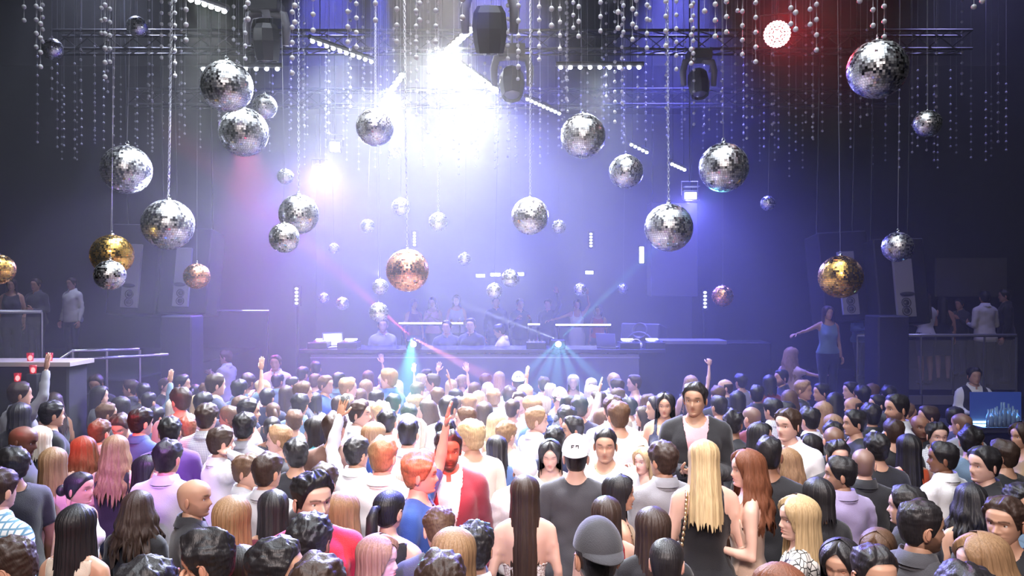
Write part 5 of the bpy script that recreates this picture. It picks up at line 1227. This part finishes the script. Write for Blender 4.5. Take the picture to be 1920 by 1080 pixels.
C(1163,727,60,10,'m','bent','fade','brown','fair','shirt','white','man from behind listening to the man in white tank top')
C(1190,702,275,-10,'m','bent','short','dark','fair','tank','white','balding bearded man in white tank top talking to the left',beard=1)
C(1166,777,285,-20,'f','bent','long','plat','fair','cami','black','platinum blonde woman with black strap facing left',)
C(1247,716,195,0,'f','bent','xlong','black','tan','dress','navy','woman with very long black hair and dark blue dress holding a glass',d=7.0,base=.22)
C(1296,703,0,-10,'f',('drink','fist'),'wavy','light','fair','tank','black','light haired woman raising her fist with a bracelet');
C(1245,828,350,-10,'m','down','messy','dark','tan','shirt','grey','dark brown head behind the strapless blonde')
C(1361,709,285,0,'m','down','balding','dark','fair','tee','navy','bald headed man facing left behind the black blazer man')
C(1347,723,0,0,'m','down','short','brown','fair','tee','char','brown head from behind right next to the black blazer man')
C(1354,741,340,0,'m','down','fade','black','tan','tee','black','black cropped head from behind at the shoulder of the black blazer man')
C(1383,732,10,0,'f','down','bob','black','tan','tee','navy','dark rounded head right of the cropped head behind the blazer')
C(1411,760,355,-10,'m','down','buzz','black','fair','tee','burg','man with short clipped dark hair from behind above the auburn haired woman')
C(1450,746,340,-20,'m','down','short','black','tan','shirt','check','man in small checked shirt with black hair from behind')
C(1484,765,215,10,'m','bent','short','dark','fair','shirt','white','man in open white shirt facing the camera and looking left')
C(1519,763,340,0,'m','down','short','black','fair','shirt','white','man in white shirt with short black hair from behind, beside the open shirt')
C(1466,692,270,-10,'m','down','fade','black','tan','shirt','navy','bearded man in dark jacket under the bending dancer, facing left',beard=2)
C(1443,702,10,0,'f','down','bob','black','tan','tee','burg','dark reddish head left of the bearded man under the dancer')
C(1510,712,110,10,'m','bent','short','light','tan','shirt','black','ginger haired man in black shirt facing right')
C(1541,718,270,0,'m','down','short','black','tan','shirt','grey','dark haired man in grey facing the ginger haired man')
C(1545,752,0,0,'f','down','long','light','fair','tank','grey','woman with long ash blonde hair from behind below the ginger man')
C(1568,776,350,0,'f','down','long','light','fair','tank','pink','woman with dull blonde hair from behind, lower of the two ash blondes')
C(1591,715,280,-10,'m','drink','short','black','fair','shirt','lgrey','man in light grey shirt facing left, in front of the right glass rail')
C(1613,722,0,0,'m','down','messy','black','tan','tee','black','dark head right of the light grey shirt by the glass rail')
C(1606,742,265,0,'m','down','balding','dark','tan','tee','char','balding face looking left above the printed shirt')
C(1629,756,0,0,'m','down','short','black','tan','shirt','bwprint','man with large black head and black and white printed shirt from behind')
C(1604,768,275,0,'m','down','short','black','tan','tee','black','man in profile facing left beside the printed shirt')
C(1647,739,275,0,'m','down','fade','black','fair','shirt','lgrey','man with glasses facing left below the right pillar')
C(1678,738,275,-10,'m','bent','fade','black','tan','shirt','lgrey','bearded man in light shirt with hand at his face, below the right pillar',beard=2)
C(1564,797,0,10,'m','down','buzz','dark','tan','tee','black','clipped brown head from behind above the facing man with bright forehead')
C(1557,790,30,0,'m','down','short','black','tan','tee','black','black hair arc just behind the clipped brown head')
C(1574,826,180,0,'m','down','quiff','black','fair','shirt','char','man with bright forehead looking at the camera over the lavender shirt')
C(1640,812,0,0,'m','down','messy','black','tan','tee','black','broad black head from behind right of the bright forehead man')
C(1682,785,5,0,'m','down','fade','dark','tan','tee','black','man with short faded haircut and black top from behind on the right')
C(1700,813,0,0,'f','down','long','black','tan','tank','orange','woman with long black hair and bright orange top from behind')
C(1719,775,195,-10,'m','down','bald','black','brown','shirt','char','bald brown skinned man with small beard facing the camera on the right',beard=1)
C(1751,791,205,-10,'m','down','short','black','fair','shirt','check','smiling dark haired man right of the bald brown skinned man')
C(1742,760,280,0,'m','down','short','dark','tan','tee','black','man facing left behind the bald brown skinned man')
C(1800,772,355,-10,'m','down','buzz','grey','tan','tee','grey','man with clipped grey hair and grey t shirt from behind in front of the bar')
C(1842,836,260,0,'m','down','short','black','fair','shirt','black','face in profile to the left, left of the black t shirt man')
C(1662,722,10,0,'m','down','short','black','tan','tee','black','low dark head right under the pillar base, left of the bearded hand at face man')
# --- farther filler rows
FILL = [(110,735),(226,742),(268,735),(288,718),(290,762),(366,718),(386,718),(440,742),(448,712),(474,700),(512,752),(520,700),(548,706),(577,716),(610,704),(634,698),(652,709),(676,711),(720,700),(745,712),(770,700),(792,716),(812,700),(870,716),(880,738),(866,700),(905,714),(925,728),(955,724),(960,748),(998,742),(1000,706),(1022,718),(1020,742),(1100,722),(1108,706),(1140,752),(1150,741),(1222,742),(700,790),(660,770),(692,752),(745,772),(860,742),(930,772),(948,790),(905,788),(1208,760),(1196,738),(1390,700),(1420,722),(1480,730),(1495,752),(1575,735),(1635,718),(1700,756),(1660,770),(1770,762),(1820,800),(1425,790),(1395,770),(780,740),(820,726),(650,738),(552,768),(500,778),(430,762),(985,722),(1064,760),(1110,764),(556,824),(1500,800),(1530,812),(1100,748),(716,752),(590,700),(960,700),(1180,745),(1130,700),(500,728),(400,735),(340,726),(740,690),(800,692),(830,742),(865,728),(890,700)]
rf = random.Random(12)
HCN = {'black': 'black', 'dark': 'dark brown', 'brown': 'brown', 'light': 'light brown', 'blonde': 'blonde', 'plat': 'platinum blonde', 'auburn': 'auburn'}
HSN = {'short': 'short', 'fade': 'cropped', 'messy': 'tousled', 'side': 'combed', 'curly': 'curly', 'long': 'long', 'bob': 'bobbed', 'wavy': 'wavy', 'pony': 'ponytailed'}
seen = {}; FL_LAB = set()
for i, (x, y) in enumerate(FILL):
    cen = 600 < x < 1240; sex = rf.choice('mmmf'); hs = rf.choice(['short', 'fade', 'messy', 'side', 'curly', 'short'] if sex == 'm' else ['long', 'bob', 'wavy', 'pony'])
    hc = rf.choice(['black', 'dark', 'brown', 'light', 'blonde', 'plat'] if cen else ['black', 'black', 'dark', 'brown']); tcx = rf.choice(['white', 'white', 'lgrey', 'white', 'cream', 'steel', 'blue'] if cen else ['black', 'char', 'grey', 'navy', 'steel', 'black'])
    fc = rf.choice([0, 10, 350, 25, 335, 60, 300, 0, 90, 270]); view = 'from behind' if fc in (0, 10, 350, 25, 335) else ('turned right' if fc in (60, 90) else 'turned left')
    zone = ('far left' if x < 300 else 'left of centre' if x < 600 else 'below the booth left' if x < 800 else 'below the booth middle' if x < 1000 else 'below the booth right' if x < 1250 else 'right of centre' if x < 1500 else 'far right')
    clr = {'lgrey': 'light grey', 'char': 'charcoal', 'steel': 'steel blue', 'navy': 'dark navy'}.get(tcx, tcx)
    lab = '%s %s in %s %s, %s' % (HSN[hs] + ' ' + HCN[hc] + ' haired', 'man' if sex == 'm' else 'woman', clr, view, zone)
    po = rf.choice(['down', 'down', 'down', 'bent', 'clap', ('down', 'up') if rf.random() < .5 else 'down'])
    base_l = lab; k = 0
    if lab in seen:
        lab = lab + (', farther back' if y < seen[base_l] else ', nearer')
    seen[base_l] = y
    FL_LAB.add(lab); C(x, y, fc, rf.choice([0, 15, -15, 30, -30]), sex, po, hs, hc, rf.choice(['fair', 'fair', 'tan', 'tan', 'olive'] if cen else ['tan', 'olive', 'brown', 'tan']), 'tank' if sex == 'f' else rf.choice(['shirt', 'tee']), tcx, lab)
# ---------------- choose distances so that nobody stands inside a neighbour
def hb(y): return max(y - 540., 100.)
order = sorted(range(len(PEOPLE)), key=lambda i: -PEOPLE[i][0][1])
order = [i for i in order if 'd' in PEOPLE[i][1]] + [i for i in order if 'd' not in PEOPLE[i][1]]
orig = [(a[0], k.get('H', 1.68 if a[4] == 'f' else 1.76)) for a, k in PEOPLE]
pos = {}; ARMSOUT = ('hug', 'side', 'reach', 'hip')
for turn in range(4):
    for i in order:
        a, k = PEOPLE[i]; x, mid = orig[i]; y, sex = a[1], a[4]
        if 'd' in k:
            pos[i] = ((x - 960) / F * k['d'], k['d']); continue
        base = k.get('base', 0); best = None; fill = a[11] in FL_LAB
        lo, hi = (1.56, 1.80) if sex == 'f' else (1.62, 1.86)
        if not fill: lo, hi = mid - .10, mid + .11
        for H in np.linspace(lo, hi, 21):
            for dx in ((0, -20, -10, 10, 20) if fill else (0, -5, 5)):
                d_ = (CZ - H - base) / hb(y) * F; X = (x + dx - 960) / F * d_
                md = min([math.hypot((X - q[0]), (d_ - q[1])) for j, q in pos.items() if j != i] + [9])
                sc_ = min(md, .54) * 10 - abs(H - mid) * 3 - abs(dx) * .02
                if best is None or sc_ > best[0]: best = (sc_, H, d_, X, dx)
        k['H'] = float(best[1]); pos[i] = (best[3], best[2]); PEOPLE[i] = ((x + best[4],) + tuple(a[1:]), k)
tight = 0
for a, k in PEOPLE:
    if 600 < a[0] < 2000 and False: pass
    a = list(a)
    person(*a, **k)
print('people', NP[0], 'tight', tight)
# ---------------- things held in hands
bpy.context.view_layer.update()
phone_m = mat('phone_black', (.01, .01, .015), .15, coat=1); phone_w = mat('phone_white', (.75, .75, .78), .3); clear_m = mat('clear_cup', (.85, .9, .95), .05, trans=.85)
def hand_at(key, side=1):
    k = [q for q in REG if key in q][0]; r, Pr = REG[k]; S, e, wv, pn, hs, s_ = Pr['arms'][side]; d = (wv - e).normalized()
    M = r.matrix_basis; return M @ (wv + d * .10 + pn.normalized() * .035), (M.to_3x3() @ d).normalized(), (M.to_3x3() @ pn).normalized()
def held(kind, key, label, side=1, m=None, scr=False):
    p, d, n = hand_at(key, side); o = empty(kind, p); tag(o, label, {'phone': 'phone', 'plastic_cup': 'cup', 'cocktail_glass': 'glass'}[kind], 'things held by the dancers')
    if kind == 'phone':
        o.rotation_euler = (-.7, 0, atan2(d.y, d.x) - pi / 2)
        MB().box((0, .02, .03), (.075, .010, .15)).build('case', m or phone_m, o); MB().box((0, .026, .03), (.066, .002, .135)).build('screen', M_DIMW if scr else phone_m, o)
    elif kind == 'plastic_cup':
        q = MB(); q.lathe([(.0, -.05), (.028, -.05), (.038, .06), (.035, .06), (.026, -.045)], 18); q.build('cup', clear_m, o, True)
        q = MB(); q.lathe([(.0, .03), (.033, .03), (.026, -.043), (.0, -.043)], 14); q.build('drink', mat('drink_pale', (.8, .75, .6), .2, trans=.5), o, True)
    else:
        q = MB(); q.lathe([(.0, -.09), (.035, -.088), (.006, -.08), (.005, -.01), (.03, .02), (.042, .10), (.040, .10), (.026, .022), (.0, .0)], 20); q.build('glass', clear_m, o, True)
    return o
held('phone', 'frowning man in black blazer', 'black phone in the hand of the man in the black blazer')
held('phone', 'holding a phone, left of the strapless', 'white phone held by the black haired woman left of the strapless blonde', 1, phone_w, True)
held('phone', 'woman with long dark brown hair and red sequin top', 'phone held by the woman in the red sequin top', 1, phone_w, True)
held('phone', 'with phone left of the clapping blonde', 'phone of the dark haired man left of the clapping blonde')
held('plastic_cup', 'bare arm raised with a cup', 'clear plastic cup in the raised hand above the messy black hair', 0)
held('plastic_cup', 'light haired woman raising her fist', 'clear cup held up beside the raised fist', 0)
held('cocktail_glass', 'woman with very long black hair and dark blue dress', 'stemmed glass held by the woman with very long black hair')
held('plastic_cup', 'man in light grey shirt facing left, in front', 'cup of the man in light grey shirt before the glass rail', 1)
bg = empty('shoulder_bag', (.90, 4.40, 1.0)); tag(bg, 'small black bag hanging from a gold chain on the woman in the black dress', 'bag')
MB().box((0, 0, 0), (.22, .07, .15)).build('bag_body', phone_m, bg)
pts = [Vector(p) - bg.location for p in ((1.03, 4.62, 1.60), (1.025, 4.55, 1.645), (1.01, 4.47, 1.61), (.985, 4.405, 1.48), (.955, 4.385, 1.30), (.92, 4.39, 1.08))]
stp = MB(); 
for a_, b_ in zip(pts[:-1], pts[1:]):
    for t_ in range(6): c_ = a_.lerp(b_, t_ / 6); stp.ell(tuple(c_), (.010, .007, .016), 8, 6)
stp.build('chain_strap', mat('gold_chain', (.8, .6, .35), .3, metal=1), bg, True)
for (x_, y_, w_, h_, z_, lab) in ((4.97, 12.2, .6, .6, .9, 'black dance podium under the slim dancer in blue light'), (1.27, 4.58, .85, .36, .2, 'low black riser under the woman in the black dress'), (1.33, 5.62, .6, .4, .38, 'black podium under the man in the black blazer'), ((1247 - 960) / F * 7, 7.0, .6, .5, .22, 'low black riser under the woman with very long black hair')):
    o = MB().box((0, 0, z_ / 2), (w_, h_, z_)).build('riser', stage_m); o.location = (x_, y_, 0); tag(o, lab, 'riser')
words = [(o['label'], o.name) for o in bpy.data.objects if o.get('label')]
for l, n in words:
    if len(l.split()) > 16 or len(l.split()) < 4: print('LABELLEN', len(l.split()), n, l)
